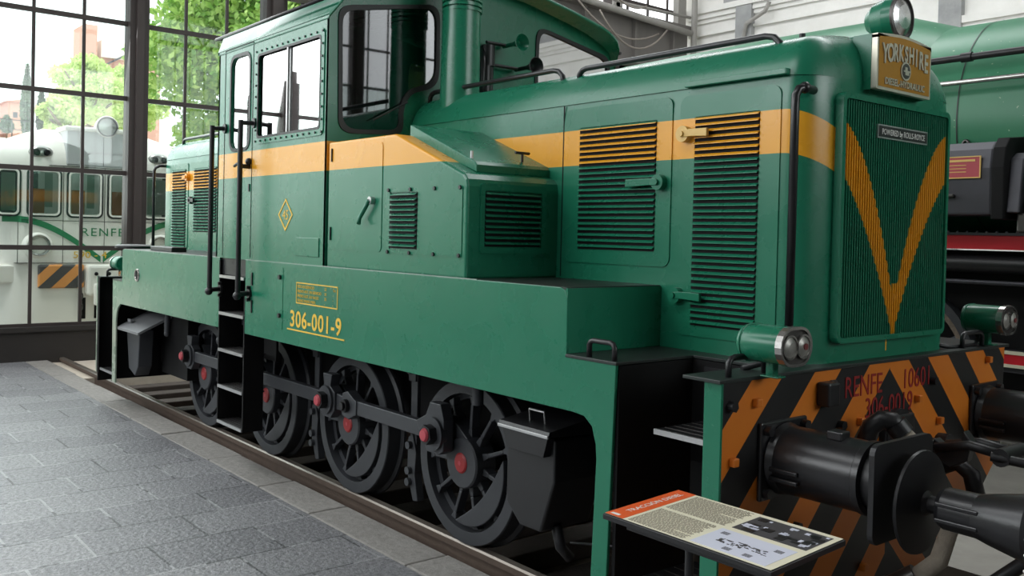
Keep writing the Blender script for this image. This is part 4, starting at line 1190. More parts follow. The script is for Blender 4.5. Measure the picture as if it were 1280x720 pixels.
# brake hangers between wheels
for i in range(3):
    xm = (WX[i] + WX[i + 1]) / 2 + .02
    m = mb(M['wheel']).box(xm - .045, xm + .045, 3.60, 3.63, .95, 1.2).box(xm - .03, xm + .05, 3.615, 3.645, .42, 1.0)
    m.prism([(xm + .02, .58), (xm + .07, .45), (xm + .055, .30), (xm + .10, .12), (xm + .04, .11), (xm - .04, .30), (xm - .035, .55)], 3.60, 3.66)
    m.mat(M['rod'])
    for z in (1.03, .50, .32, .24): m.cyl((xm, 3.57, z), (xm, 3.61, z), .028, seg=10)
    m.build('brake_hanger', L, .005)
mb(M['wheel']).cyl((-4.42, 3.35, .98), (-4.42, 3.35, 1.18), .035, seg=10).build('sand_pipe', L)
mb(M['wheel']).cyl((-9.68, 3.3, .90), (-9.68, 3.3, 1.18), .03, seg=10).sphere((-9.68, 3.3, .90), .035, 8).build('sand_pipe', L)
m = mb(M['wheel'])
m.tube([(-8.22, 3.3, 1.18), (-8.21, 3.28, 1.0), (-8.22, 3.29, .92), (-8.2, 3.3, .85)], .03, 8).sphere((-8.21, 3.28, .98), .045, 8)
m.build('sand_pipe', L)
# sandboxes with lids
def sandbox(xa, xb, s, nm, zt_):
    """s=+1 front box"""
    m = mb(M['black'])
    body = [(xa, zt_), (xb, zt_), (xb, zt_ - .22), (xb - .10 * s, zt_ - .50), (xa + .12 * s, zt_ - .50), (xa, zt_ - .40)]
    m.prism(body, 3.17, 3.52)
    bx = m.build('sandbox', L, .012)
    m = mb(M['black']).prism([(3.12, zt_ + .02), (3.13, zt_ + .045), (3.50, zt_ + .10), (3.50, zt_)], min(xa, xb) - .02, max(xa, xb) - .0, 'x')
    m.mat(M['alu']).box(min(xa, xb) - .02, max(xa, xb) - .0, 3.115, 3.128, zt_ + .012, zt_ + .028)
    m.mat(M['alu'])
    c = (xa + xb) / 2
    m.tube([(c - .06, 3.22, zt_ + .05), (c - .06, 3.21, zt_ + .12), (c + .06, 3.21, zt_ + .12), (c + .06, 3.22, zt_ + .05)], .008, 6)
    m.mat(M['black']).prism([(min(xa, xb) + .01, zt_ + .01), (max(xa, xb) - .01, zt_ + .01), (max(xa, xb) - .04, zt_ - .09), (min(xa, xb) + .05, zt_ - .09)], 3.125, 3.17)
    m.build('sandbox_lid', bx, .004)
sandbox(-3.91, -3.52, 1, 'a', .955)
m = mb(M['rod']).prism([(-10.60, .89), (-10.15, .89), (-10.19, .50), (-10.29, .39), (-10.50, .45)], 3.17, 3.32)  # rear box in lighter grey: reflected light put into its colour
bx = m.build('sandbox', L, .01)
m = mb(M['dullsteel']).prism([(3.10, .86), (3.10, .885), (3.46, 1.06), (3.46, 1.03)], -10.72, -9.98, 'x').box(-10.60, -10.5, 3.18, 3.2, .95, .98); m.build('sandbox_lid', bx)
m = mb(M['under']).box(-10.26, -9.5, 3.45, 3.6, .42, 1.15).box(-11.2, -10.3, 3.62, 5.3, .45, 1.3)
m.build('air_tank', L)
m = mb(M['black']).tube([(-3.62, 3.28, .48), (-3.60, 3.30, .36), (-3.58, 3.35, .30)], .03, 8).tube([(-3.58, 3.35, .38), (-3.35, 3.4, .42), (-3.18, 3.5, .40)], .008, 6).build('sand_hose', L)
# ground clearance: bottom floor of body to block light
mb(M['under']).box(-11.0, -2.7, 3.84, 5.12, 1.2, 1.36).build('chassis_floor', L)

# ================================================================= FACING VEHICLE (only its buffer end is in view)
V = thing('goods_wagon', 'dark buffer end of a vehicle facing the green locomotive at the right edge', 'railway vehicle', (-.6, YC, 0))
m = mb(M['black'])
FB = (3.515, 1.0)
m.lathe([(0, -1.785), (.195, -1.785), (.203, -1.778), (.20, -1.768), (.05, -1.75), (.034, -1.735), (.034, -1.70), (.07, -1.69), (.078, -1.67)], (0, FB[0], FB[1]), 'x', 40)
m.mat(M['blackgloss']).lathe([(.07, -1.69), (.08, -1.67), (.082, -1.55), (.095, -1.50), (.125, -1.36), (.165, -1.30), (.175, -1.26), (.175, -1.24)], (0, FB[0], FB[1]), 'x', 36)
for a in (-.03, .03): m.bbox(-1.68, -1.52, FB[0] - .088, FB[0] - .074, FB[1] + a - .008, FB[1] + a + .008, .004)
m.build('buffer', V)
m = mb(M['blackgloss']).lathe([(0, -1.785), (.2, -1.785), (.2, -1.77), (.05, -1.75), (.05, -1.70), (.08, -1.69), (.09, -1.5), (.17, -1.3), (.17, -1.24)], (0, 5.45, 1.0), 'x', 32); m.build('buffer', V)
m = mb(M['stack_red']).box(-1.222, -1.10, 3.09, 3.115, .70, 1.55)
m.mat(M['black']).box(-1.22, -1.10, 3.115, 5.91, .70, 1.35)
m.mat(M['white'])
for z in [.73 + .05 * i for i in range(16)]: m.sphere((-1.222, 3.098, z), .006, 8)
m.build('headstock', V, .004)
mb(M['under']).box(-1.1, 1.5, 3.3, 5.7, .95, 1.3).build('underframe', V)
mb(M['black']).tube([(-1.26, 4.1, .9), (-1.45, 4.06, .85), (-1.6, 4.03, .7), (-1.75, 4.0, .55), (-1.9, 3.98, .5), (-2.03, 3.96, .5)], .03, 10).build('brake_hose', V)
m = mb(M['under'])
for y in (3.56, 5.26): m.lathe([(0, 0), (.42, 0), (.42, .12), (0, .12)], (.6, y, .42), 'y', 32)
m.build('wheel', V)

# ================================================================= INFORMATION LECTERN
T = thing('information_lectern', 'tilted cream information panel with orange heading on a dark frame beside the front step', 'information panel', (-2.03, 2.6, -.035))
pa, pb, ya, yb, za, zb = -2.385, -1.672, 2.40, 2.80, .998, 1.018
slp = (zb - za) / (yb - ya)
def PZ(y): return za + slp * (y - ya)
def pq(x0, x1, y0, y1, lift, m):
    m._new([(x0, y0, PZ(y0) + lift), (x1, y0, PZ(y0) + lift), (x1, y1, PZ(y1) + lift), (x0, y1, PZ(y1) + lift), (x0, y0, PZ(y0) + lift - .001), (x1, y0, PZ(y0) + lift - .001), (x1, y1, PZ(y1) + lift - .001), (x0, y1, PZ(y1) + lift - .001)],
           [(0, 1, 2, 3), (4, 7, 6, 5), (0, 4, 5, 1), (1, 5, 6, 2), (2, 6, 7, 3), (3, 7, 4, 0)])
m = mb(M['black'])
m._new([(pa - .006, ya - .006, za - .022), (pb + .006, ya - .006, za - .022), (pb + .006, yb + .006, zb - .022), (pa - .006, yb + .006, zb - .022), (pa - .006, ya - .006, za - .002), (pb + .006, ya - .006, za - .002), (pb + .006, yb + .006, zb - .002), (pa - .006, yb + .006, zb - .002)],
       [(0, 3, 2, 1), (4, 5, 6, 7), (0, 1, 5, 4), (1, 2, 6, 5), (2, 3, 7, 6), (3, 0, 4, 7)])
m.box(pa + .06, pb - .06, ya + .05, ya + .11, za - .055, za - .02)
m.build('panel_tray', T, .002)
m = mb(M['board']); pq(pa, pb, ya, yb, .001, m)
m.mat(M['boardorange']); pq(pa, pa + .088, ya, yb, .0018, m)
m.mat(M['white']).text('TRACCIÓN DIESEL', (pa + .058, ya + .07, PZ(ya + .07) + .0022), (0, 1, slp), (-1, 0, 0), .036, .0004, 'LEFT', sx=.98)
m.box(pa + .015, pa + .055, ya + .012, ya + .04, PZ(ya) + .002, PZ(ya) + .0032)
m.mat(M['boardblue']); pq(pa + .385, pb - .03, ya + .012, ya + .185, .002, m)
m.mat(M['inkdark']); pq(pa + .40, pb - .02, ya + .215, yb - .025, .002, m)
m.build('printed_panel', T)['label'] = 'cream printed sheet with orange heading, text, photograph and drawing'
# lines of small type (too small to read), running along y
m = mb(M['ink']); rnd = random.Random(3)
for blk, (c0, c1, r0, r1) in enumerate(((pa + .105, pa + .365, ya + .012, ya + .19), (pa + .105, pa + .375, ya + .205, yb - .01))):
    r = r1 - .006
    while r > r0:
        c = c0; brk = rnd.random()
        while c < c1 - .01:
            wd = rnd.uniform(.008, .024)
            if c + wd > c1: break
            pq(c, c + wd, r - .0028, r, .0022, m); c += wd + .004
            if brk < .12 and c > c0 + .18: break
        r -= .0078
m.build('small_type', T)
m = mb(M['inkdark'])
for i in range(60):
    x = pa + .44 + rnd.random() * .19; t = (x - pa - .44) / .19
    y = ya + .09 + rnd.uniform(-.02, .022); pq(x, x + rnd.uniform(.004, .016), y, y + rnd.uniform(.002, .006), .0030, m)
for (x, y) in ((pa + .41, ya + .14), (pa + .50, ya + .03), (pa + .58, ya + .03), (pa + .63, ya + .13)):
    for k2 in range(4): pq(x, x + .03, y + k2 * .006, y + k2 * .006 + .002, .003, m)
m.build('line_drawing', T)
m = mb(M['boardblue'])
for i in range(26):
    x = pa + .405 + rnd.random() * .27; y = ya + .22 + rnd.random() * .14; pq(x, x + rnd.uniform(.006, .03), y, min(yb - .03, y + rnd.uniform(.004, .02)), .003, m)
m.mat(M['black'])
for i in range(14):
    x = pa + .405 + rnd.random() * .25; y = ya + .22 + rnd.random() * .12; pq(x, x + rnd.uniform(.02, .05), y, y + rnd.uniform(.01, .03), .0034, m)
m.build('photograph', T)
for x in (pa + .23, pb - .14):
    m = mb(M['blackgloss']).cyl((x, 2.60, -.035), (x, 2.60, 1.0), .016, seg=14).cyl((x, 2.60, -.035), (x, 2.60, -.025), .08, seg=20)
    m.build('post', T)

# ================================================================= STEAM LOCOMOTIVE (neighbouring track)
S = thing('steam_locomotive', 'large green steam locomotive with red running board on the neighbouring track', 'locomotive', (-6, 10.1, 0))
YS2 = 10.1; BZ = 3.22
m = mb(M['sgreen']).cyl((-5.3, YS2, BZ), (3.5, YS2, BZ), 1.12, 1.12, 72)
m.mat(M['sgreen'])
m.build('boiler', S)
m = mb(M['sgreen'])
def bsec(x, r, dz=0):
    return [(x, YS2 - r * math.cos(t), BZ + dz + r * math.sin(t)) for t in [PI * i / 36 for i in range(37)]]
rings = [bsec(-9.5, 1.36, -.06), bsec(-6.9, 1.36, -.02), bsec(-5.35, 1.33, .0), bsec(-4.75, 1.12)]
V_ = [[m.b.verts.new(p) for p in r] for r in rings]
for a, b in zip(V_, V_[1:]):
    for i in range(36):
        f = m.b.faces.new((a[i], a[i + 1], b[i + 1], b[i])); f.smooth = True
m.box(-9.5, -5.6, YS2 - 1.28, YS2 + 1.28, 2.1, BZ)
m.build('firebox', S)
m = mb(M['black'])
for x in (-4.3, -3.3, -2.3): m.cyl((x, YS2, BZ), (x + .012, YS2, BZ), 1.126, seg=72, cap=False)
m.mat(M['sgreen']); m.build('boiler_bands', S)
m = mb(M['black']).tube([(-7, 8.85, 3.86), (-5, 8.95, 3.80), (-3, 8.95, 3.80), (0, 8.95, 3.80)], .035, 10)
m.mat(M['black']); m.cyl((-4.25, 8.95, 3.80), (-4.15, 8.95, 3.80), .048, seg=10)
m.build('upper_pipe', S)
m = mb(M['chrome']).tube([(-6, 8.88, 3.555), (0, 8.88, 3.555)], .026, 10); m.build('boiler_handrail', S)
m = mb(M['steel']).tube([(-6, 9.02, 2.93), (0, 9.02, 2.93)], .014, 8).tube([(-6, 9.02, 2.88), (0, 9.02, 2.88)], .014, 8)
for x in (-4.9, -4.2, -3.6): m.tube([(x + .03 * math.cos(2 * PI * i / 10), 8.98, 2.96 + .05 * math.sin(2 * PI * i / 10)) for i in range(11)], .015, 8)
m.build('lifting_eyes', S)
mb(M['stack_red']).box(-9, 1, 8.88, 8.90, 1.97, 2.10).build('running_board_edge', S)['label'] = 'bright red edge of the running board'
m = mb(M['pump']).box(-9, 1, 8.86, 10.2, 2.10, 2.125)
for i in range(30): m.cyl((-5.2 + i * .09, 8.9, 2.125), (-5.2 + i * .09, 8.9, 2.14), .014, seg=6)
m.build('running_board', S)
m = mb(M['under']).box(-9, 1, 9.3, 10.9, .6, 1.95).mat(M['black']).cyl((-7, 9.0, 1.83), (0, 9.0, 1.83), .085, seg=20)
m.mat(M['pump']).cyl((-7, 8.92, 1.66), (0, 8.92, 1.66), .022, seg=10)
m.build('underframe', S)
m = mb(M['wheel']).lathe([(.72, 0), (.80, 0), (.80, .14), (.72, .14), (.72, 0)], (-4.9, 9.1, .80), 'y', 64)
m.mat(M['ballast']).lathe([(.66, .03), (.72, .03), (.72, .10)], (-4.9, 9.1, .80), 'y', 64)
m.mat(M['wheel'])
for i in range(14):
    a = 2 * PI * i / 14; m.cyl((-4.9, 9.16, .8), (-4.9 + .7 * math.cos(a), 9.16, .8 + .7 * math.sin(a)), .03, seg=8)
m.cyl((-4.9, 9.05, .8), (-4.9, 9.25, .8), .15, seg=24)
m.build('driving_wheel', S)
mb(M['wheel']).lathe([(.3, 0), (.46, 0), (.46, .14), (.3, .14), (.3, 0)], (-3.1, 9.1, .47), 'y', 48).cyl((-3.1, 9.05, .47), (-3.1, 9.25, .47), .12, seg=20).build('leading_wheel', S)
m = mb(M['stack_red']).box(-3.9, -2.6, 8.85, 8.88, .93, 1.02).mat(M['board']).box(-3.9, -2.6, 8.84, 8.87, 1.02, 1.05).box(-3.9, -2.6, 8.84, 8.87, .90, .93)
m.mat(M['pump']).box(-3.9, -2.6, 8.88, 9.4, .85, 1.02); m.build('lower_footboard', S)
# air pump with red plate
P_ = mb(M['pump'])
P_.prism([(8.52, 2.28), (8.50, 2.70), (8.53, 2.87), (8.60, 2.94), (8.90, 2.96), (9.05, 2.90), (9.1, 2.28)], -5.2, -3.74, 'x')
P_.build('air_pump', S, .02)
m = mb(M['under']).prism([(8.50, 2.24), (8.49, 2.70), (8.52, 2.88), (8.60, 2.97), (8.90, 3.00), (9.08, 2.92), (9.1, 2.24)], -3.74, -3.63, 'x')
m.mat(M['pump']).prism([(8.55, 2.3), (8.62, 2.78), (8.72, 2.84), (8.84, 2.78), (8.95, 2.3)], -3.63, -3.52, 'x')
m.build('pump_end_cover', S, .01)
DX = .30
m = mb(M['pink']).box(-4.32, -3.84, 8.488, 8.50, 2.62, 2.80)
m.mat(M['cream']).plate([(-4.33, 2.61), (-3.83, 2.61), (-3.83, 2.81), (-4.33, 2.81)], [[(-4.32, 2.62), (-4.32, 2.80), (-3.84, 2.80), (-3.84, 2.62)]], 8.482, 8.492)
for z in (2.76, 2.725, 2.695, 2.665): m.box(-4.28 + (0 if z > 2.75 else .1), -3.88 - (0 if z > 2.75 else .08), 8.484, 8.487, z, z + (.02 if z > 2.75 else .007))
m.build('pump_plate', S)['label'] = 'red maker plate on the pump'
m = mb(M['steel']).bbox(-4.20, -4.06, 8.46, 8.51, 2.44, 2.47, .01)
m.tube([(-3.38, 8.75, 2.5), (-3.38, 8.72, 2.75), (-3.36, 8.72, 2.92), (-3.28, 8.74, 3.0), (-3.16, 8.8, 3.03), (-2.96, 8.9, 3.04)], .045, 12)
m.cyl((-3.38, 8.72, 2.62), (-3.38, 8.72, 2.72), .075, seg=14).bbox(-3.48, -3.28, 8.62, 8.85, 2.3, 2.55, .03)
m.sphere((-3.31, 8.7, 2.35), .14, 14).cyl((-3.54, 8.7, 2.42), (-3.36, 8.7, 2.42), .05, seg=10).bbox(-3.56, -3.38, 8.6, 8.8, 2.125, 2.3, .02)
m.cyl((-3.06, 8.72, 2.15), (-3.06, 8.72, 2.75), .13, seg=20)
m.build('pump_valve', S)

# ================================================================= WHITE RAILCAR OUTSIDE
RC = thing('railcar', 'white railcar with green stripes and round roof headlamp parked outside the glazed gable', 'railcar', (-22, 4.92, 0))
RY = 4.92
# bulged front built by sweeping a plan curve: x(y) front surface; roof rounding
def rx_(y, z):
    a = abs(y - RY) / 1.78
    base = -18.0 - .75 * max(0, a - .55) ** 2 * 2.2
    if z > 3.05: base -= .9 * ((z - 3.05) / .85) ** 2
    if z < 1.3: base -= 0
    return base
nz, ny = 30, 40; m = mb(M['cream_rail']); G = []
for i in range(nz + 1):
    z = .22 + (3.72 - .22) * i / nz; row = []
    wmax = 1.78 if z < 2.9 else 1.78 * math.sqrt(max(.0, 1 - ((z - 2.9) / .93) ** 2.4))
    for j in range(ny + 1):
        y = RY + wmax * (2 * j / ny - 1); row.append(m.b.verts.new((rx_(y, z), y, z)))
    G.append(row)
for a, b in zip(G, G[1:]):
    for j in range(ny): f = m.b.faces.new((a[j], a[j + 1], b[j + 1], b[j])); f.smooth = True
# sides and roof going back
for i in range(nz):
    for j in (0, ny):
        v0, v1 = G[i][j], G[i + 1][j]
        q = [m.b.verts.new((-34, v.co.y, v.co.z)) for v in (v0, v1)]
        f = m.b.faces.new((v0, v1, q[1], q[0])); f.smooth = True
q = [m.b.verts.new((-34, v.co.y, v.co.z + .05)) for v in G[-1]]
for j in range(ny): m.b.faces.new((G[-1][j], G[-1][j + 1], q[j + 1], q[j]))
m.build('body', RC)
m = mb(M['rail_grey']).bbox(-18.6, -17.98, RY - .62, RY + .62, 3.06, 3.72, .03)
m.mat(M['cream_rail']).bbox(-18.65, -17.96, RY - .66, RY + .66, 3.68, 3.77, .03).mat(M['under']).box(-17.978, -17.972, RY - .005, RY + .005, 3.08, 3.68)
m.box(-18.02, -17.96, RY - .9, RY + .9, 3.035, 3.045)
m.build('roof_housing', RC)
m = mb(M['cream_rail']).lathe([(0, -.35), (.15, -.3), (.19, -.1), (.20, 0), (.185, .02)], (-17.95, RY + .05, 3.80), 'x', 28)
m.mat(M['steel']).lathe([(.175, .0), (.16, .03), (.15, 0)], (-17.95, RY + .05, 3.80), 'x', 28).mat(M['chrome']).lathe([(.16, .0), (.08, .01), (0, .015)], (-17.95, RY + .05, 3.80), 'x', 28)
m.build('roof_headlamp', RC)
for s in (-1, 1):
    m = mb(M['chrome']).sphere((-18.07, RY + s * 1.02, 3.26), .12, 16, (.6, 1.7, 1))
    m.mat(M['under']).sphere((-18.00, RY + s * 1.02 - .08, 3.26), .06, 12, (.5, 1, 1)).sphere((-18.00, RY + s * 1.02 + .08, 3.26), .06, 12, (.5, 1, 1))
    m.build('upper_light', RC)
    xf = -18.03
    m = mb(M['cream_rail']).lathe([(.34, -.3), (.28, -.05), (.21, .05), (.19, .06)], (xf, RY + s * 1.05, 1.62), 'x', 28)
    m.mat(M['chrome']).lathe([(.19, .06), (.18, .09), (.15, .08), (.14, .0)], (xf, RY + s * 1.05, 1.62), 'x', 28).mat(M['pump']).lathe([(.14, 0), (.05, -.03), (0, -.03)], (xf, RY + s * 1.05, 1.62), 'x', 28)
    m.build('headlamp', RC)
# windows across the front
for i, (a, b) in enumerate(((3.22, 3.56), (3.70, 4.20), (4.34, 4.90), (5.03, 5.55), (5.66, 6.14))):
    yc_ = (a + b) / 2; X = max(rx_(a, 2.5), rx_(b, 2.5)) + .015
    m = mb(M['rubber']).plate(rr(a - .03, b + .03, 2.12, 2.98, .10), [rr(a, b, 2.15, 2.95, .08)[::-1]], X - .25, X + .01, 'x')
    m.mat(M['cream_rail']).plate(rr(a, b, 2.15, 2.95, .08), [rr(a + .03, b - .03, 2.18, 2.92, .06)[::-1]], X - .25, X + .016, 'x')
    f = m.build('window_frame', RC)
    m = mb(M['curtain']).prism(rr(a + .03, b - .03, 2.18, 2.92, .06), X - .06, X - .02, 'x')
    if 0 < i < 4:
        m.mat(M['interior_orange']).box(X - .02, X - .012, a + .05, a + .05 + (b - a) * .4, 2.19, 2.62).mat(M['inner']).box(X - .02, X - .014, b - .25, b - .12, 2.3, 2.9)
    else: m.mat(M['inner']).box(X - .02, X - .012, a + .06, b - .06, 2.22, 2.88)
    m.build('window_interior', f)
    mb(M['glass']).prism(rr(a + .03, b - .03, 2.18, 2.92, .06), X - .004, X, 'x').build('window_pane', f)
# door seams
m = mb(M['under'])
for y in (3.55, 4.26, 4.96, 5.60): m.box(rx_(y, 1.7) - .1, rx_(y, 1.7) + .004, y - .004, y + .004, 1.3, 3.03)
m.box(-18.05, -17.995, 3.6, 6.2, 2.06, 2.068).box(-18.2, -17.992, 3.5, 6.3, 1.305, 1.312)
m.build('body_seams', RC)
# green stripe: a curved band across the front, following the bodywork
m = mb(M['rail_green']); row0 = None
for s in (-1, 1):
    row0 = None
    for i in range(33):
        t = i / 32; a = 1.60 * (1 - t) + .02 * t; y = RY + s * a
        zc = 1.40 + .70 * min(1, a / 1.15) ** 1.15 if a < 1.15 else 2.10 - .0 * (a - 1.15)
        zc = 1.36 + .72 * math.sin(min(1, a / 1.45) * PI / 2)
        p0 = (rx_(y, 1.8) + .012, y, zc - .055); p1 = (rx_(y, 1.8) + .012, y, zc + .055)
        r_ = (m.b.verts.new(p0), m.b.verts.new(p1), m.b.verts.new((p0[0] - .05, y, p0[2])), m.b.verts.new((p1[0] - .05, y, p1[2])))
        if row0:
            for k2 in ((0, 1), (1, 3), (3, 2), (2, 0)): m.b.faces.new((row0[k2[0]], row0[k2[1]], r_[k2[1]], r_[k2[0]]))
        row0 = r_
m.text('RENFE', (-17.985, 4.93, 1.80), Y1, Z1, .21, .004, 'CENTER', sx=1.15, space=1.15)
m.build('livery', RC)['label'] = 'green curved stripes and RENFE lettering'
m = mb(M['yellowtext']).text('590 - 4', (-17.985, 4.72, 1.40), Y1, Z1, .17, .004, 'CENTER', sx=1.2); m.build('car_number', RC)
# striped beam, coupler, skirt slots, chain
m = NT('railcar_beam_stripes'); v_, x_, y_, z_ = m.pos()
u_ = m.math('MODULO', m.math('ADD', m.math('ADD', y_, m.math('MULTIPLY', z_, -1)), 10), .44)
m.l(m.mix(m.math('LESS_THAN', u_, .22), lin((78, 76, 76)), lin((222, 150, 84))), m.b.inputs['Base Color']); M['rcbeam'] = m.m
for a_, b_ in ((3.86, 4.62), (5.2, 5.96)): mb(M['rcbeam']).bbox(-18.3, -17.95, a_, b_, .86, 1.28, .03).build('buffer_beam', RC)
m = mb(M['cream_rail']).bbox(-18.2, -17.80, 4.64, 5.18, .72, 1.28, .05).bbox(-17.85, -17.7, 4.74, 5.08, .55, .95, .04).mat(M['under'])
for y in (4.78, 5.0): m.sphere((-17.79, y, 1.12), .035, 10)
for y in (4.62, 4.84, 5.06, 5.25): m.box(-18.0, -17.985, y - .035, y + .035, .30, .68)
m.build('coupler_housing', RC)
m = mb(M['steel'])
for i in range(5):
    z = .82 - i * .10; pts = [(-17.93 + (.0 if i % 2 else .03 * math.cos(2 * PI * k2 / 10)), 4.56 + (.03 * math.cos(2 * PI * k2 / 10) if i % 2 else 0), z + .06 * math.sin(2 * PI * k2 / 10)) for k2 in range(11)]
    m.tube(pts, .014, 6)
m.build('coupling_chain', RC)
mb(M['cream_rail']).bbox(-18.5, -18.1, 3.15, 3.86, .95, 1.27, .03).build('side_bumper', RC)
m = mb(M['under'])
for x in (-20.5, -23, -30): m.lathe([(0, 0), (.45, 0), (.45, .1), (0, .1)], (x, 3.8, .43), 'y', 24)
m.build('wheels', RC)

# ================================================================= OUTDOORS: trees, houses, fence
def leaves(m, c, rad, n, size, rnd):
    """cloud of small leaf blades in ellipsoidal clumps"""
    for _ in range(n):
        while True:
            p = Vector((rnd.uniform(-1, 1), rnd.uniform(-1, 1), rnd.uniform(-1, 1)))
            if .25 < p.length < 1: break
        q = Vector((c[0] + p.x * rad[0], c[1] + p.y * rad[1], c[2] + p.z * rad[2]))
        u = Vector((rnd.gauss(0, 1), rnd.gauss(0, 1), rnd.gauss(0, 1))).normalized(); v = u.orthogonal().normalized()
        s = size * rnd.uniform(.6, 1.4)
        a, b, d, e = q + u * s, q + v * s * .5, q - u * s, q - v * s * .5
        vs = [m.b.verts.new(k2) for k2 in (a, b, d, e)]; f = m.b.faces.new(vs); f.material_index = m.mi
def tree(name, label, loc, h, r, n, mat, group, seed, clumps=16, size=.16, cone=False):
    rnd = random.Random(seed); t = thing(name, label, 'tree', loc, group)
    x, y, z = loc; m = mb(mat)
    if cone:
        for i in range(14):
            q = i / 13; rr_ = r * (math.sin(PI * min(1, q * .9 + .12)) ** .7) * (1 - q * .3)
            leaves(m, (x, y, z + .4 + (h - .5) * q), (rr_, rr_, h / 12), n // 14, size, rnd)
    else:
        for i in range(clumps):
            a = rnd.uniform(0, 2 * PI); q = rnd.uniform(.0, 1)
            zz = z + h * (.30 + .66 * q); rd = r * math.sqrt(max(.05, 1 - (2 * q - .9) ** 2)) * rnd.uniform(.25, .85)
            leaves(m, (x + rd * math.cos(a), y + rd * math.sin(a), zz), (r * .42, r * .42, h * .12), n // clumps, size, rnd)
    m.build('foliage', t)
    m = mb(M['bark']).tube([(x, y, z - .1), (x + .1, y, z + h * .3), (x - .05, y + .1, z + h * .6)], .2, 8, rad=[.22 * h / 8, .17 * h / 8, .1 * h / 8])
    if not cone:
        for i in range(5):
            a = i * 1.3; m.tube([(x, y, z + h * (.25 + .06 * i)), (x + r * .4 * math.cos(a), y + r * .4 * math.sin(a), z + h * (.45 + .06 * i)), (x + r * .7 * math.cos(a), y + r * .7 * math.sin(a), z + h * (.55 + .07 * i))], .06, 6, rad=[.1, .06, .03])
    m.build('trunk', t); return t
GZ = -.1
# rising ground behind the railcar
hm = mb(M['sand']); hp_ = [(-23, -.3), (-27, .6), (-34, 3.4), (-40, 4.9), (-50, 6.0), (-60, 6.9), (-85, 8.4), (-118, 9.0)]
rows_ = []
rnd = random.Random(11)
for x, z in hp_: rows_.append([hm.b.verts.new((x, y, z + rnd.uniform(-.1, .1))) for y in range(-45, 90, 5)])
for a, b in zip(rows_, rows_[1:]):
    for i in range(len(a) - 1): f = hm.b.faces.new((a[i], a[i + 1], b[i + 1], b[i])); f.smooth = True
struct(hm.build('trim_30'))
def hz(x):
    for (x0, z0), (x1, z1) in zip(hp_, hp_[1:]):
        if x1 <= x <= x0: return z0 + (z1 - z0) * (x - x0) / (x1 - x0)
    return -.1
GR = 'green trees growing outside the glazed gable'
tree('plane_tree', 'tall bright green plane tree outside, between the iron pillar and the green cab', (-27.0, 11.7, hz(-27.0) - .1), 10.5, 3.3, 30000, M['leaf'], None, 1, 46, .12)
tree('plane_tree', 'dense green tree outside, seen directly behind the cab roof of the green locomotive', (-31, 18.2, hz(-31) - .1), 11, 3.2, 11000, M['leaf'], None, 2, 26, .14)
tree('plane_tree', 'green tree outside, furthest right of the row behind the green cab', (-27, 25.0, hz(-27) - .1), 10.5, 3.0, 8000, M['leaf'], None, 6, 24, .15)
tree('pale_tree', 'pale yellow-green tree beyond the roof headlamp of the white railcar', (-41, 10.6, hz(-41) - .1), 3.9, 1.7, 5000, M['leafpale'], None, 3, 16, .13)
tree('pale_tree', 'pale yellow-green tree just left of the iron pillar, below the brick tower block', (-46, 13.6, hz(-46) - .1), 4.0, 1.7, 5000, M['leafpale'], None, 4, 16, .13)
tree('pale_tree', 'low pale bush left of the roof headlamp, above the white railcar roof', (-38, 9.0, hz(-38) - .1), 2.4, 1.1, 2500, M['leafpale'], None, 5, 10, .12)
tree('cypress', 'tall dark cypress, left of the two behind the white railcar', (-55, 11.15, hz(-55)), 3.8, .36, 2600, M['cypress'], None, 8, 12, .12, True)
tree('cypress', 'shorter dark cypress, right of the two behind the white railcar', (-55, 11.85, hz(-55)), 2.7, .30, 2000, M['cypress'], None, 9, 12, .12, True)
tree('cypress', 'small round dark conifer, leftmost above the white railcar roof', (-55, 10.2, hz(-55)), 1.2, .40, 900, M['cypress'], None, 10, 8, .12, True)

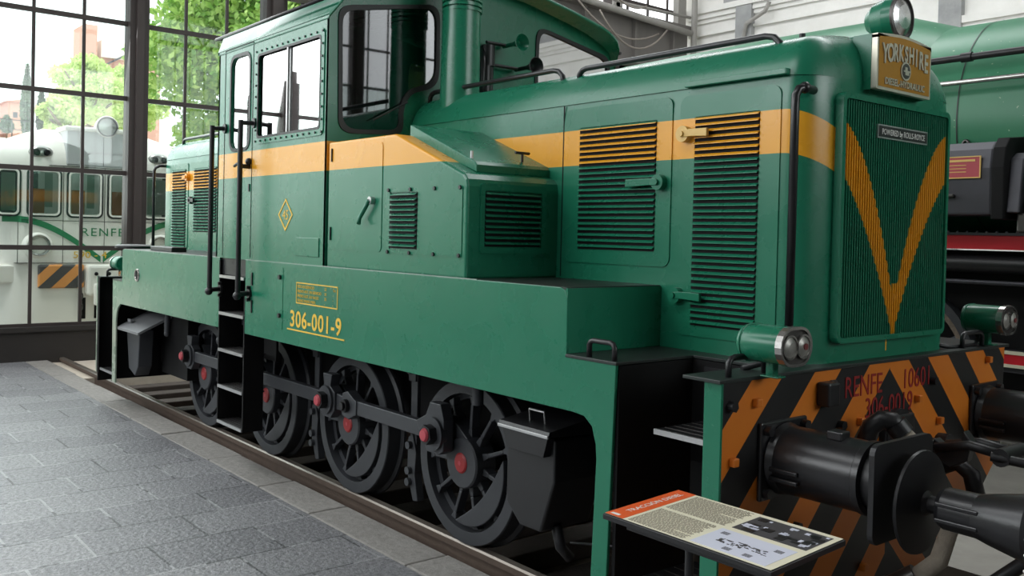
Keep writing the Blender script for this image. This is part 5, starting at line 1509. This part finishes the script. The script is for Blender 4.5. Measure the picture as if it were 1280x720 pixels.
def house(name, label, x, y0, y1, z0, z1, dep, wall, roof, wins, gable=True):
    t = thing(name, label, 'building', (x, (y0 + y1) / 2, z0))
    m = mb(wall).box(x - dep, x, y0, y1, z0, z1); m.build('wall', t)
    if roof:
        ym = (y0 + y1) / 2
        m = mb(roof).prism([(y0 - .3, z1), (y1 + .3, z1), (ym, z1 + (y1 - y0) * .16)], x - dep - .3, x + .3, 'x'); m.build('roof', t)
    for (a, b, c, d) in wins: mb(M['pump']).box(x, x + .04, a, b, c, d).build('window', t)
    return t
house('tower_block', 'pink brick tower block high above the pale trees', -75, 19.0, 19.95, 8, 17.1, 3, M['brick'], None, [(19.5, 19.7, 14.6, 15.0)])
t = house('tower_block', 'broad pink and white building stepping down right of the brick tower block', -76, 20.3, 25, 8, 14.9, 4, M['brick'], None, [(20.9, 21.2, 13.6, 14.1), (21.5, 21.8, 13.6, 14.1)])
m = mb(M['wallwhite']).box(-77, -75.6, 20.4, 22.4, 14.9, 16.2).box(-76, -75.7, 20.8, 21.6, 12.6, 14.0); m.build('terrace', t)
m = mb(M['pump']).prism([(20.8, 14.3), (22.4, 15.3), (22.4, 15.45), (20.8, 14.45)], -75.8, -75.4, 'x'); m.build('roof_edge', t)
house('distant_house', 'small pink house at the left edge behind the white railcar', -75, 12.0, 13.2, 8, 9.9, 3, M['brick'], M['rooftile'], [(12.5, 12.8, 9.0, 9.4)])
house('distant_house', 'pink house with a low red roof beside the cypresses', -75, 14.0, 15.2, 8, 10.7, 3, M['brick'], M['rooftile'], [(14.3, 14.6, 9.6, 10.0)])
house('distant_house', 'long white house with a red roof behind the right-hand cypress', -71, 16.0, 18.2, 7.6, 10.6, 3, M['wallwhite'], M['rooftile'], [(17.2, 17.4, 9.2, 9.9), (17.9, 18.1, 9.2, 9.9), (16.5, 16.7, 9.2, 9.9)])
fn = mb(M['pump'])
y = 4.0
while y < 14: fn.box(-50.03, -49.97, y - .02, y + .02, 6.0, 7.0); y += .55
for zz in (6.5, 6.95): fn.box(-50.02, -49.98, 4, 14, zz - .02, zz + .02)
tag(fn.build('railing_fence'), 'thin dark railing along the slope above the white railcar roof', 'fence')
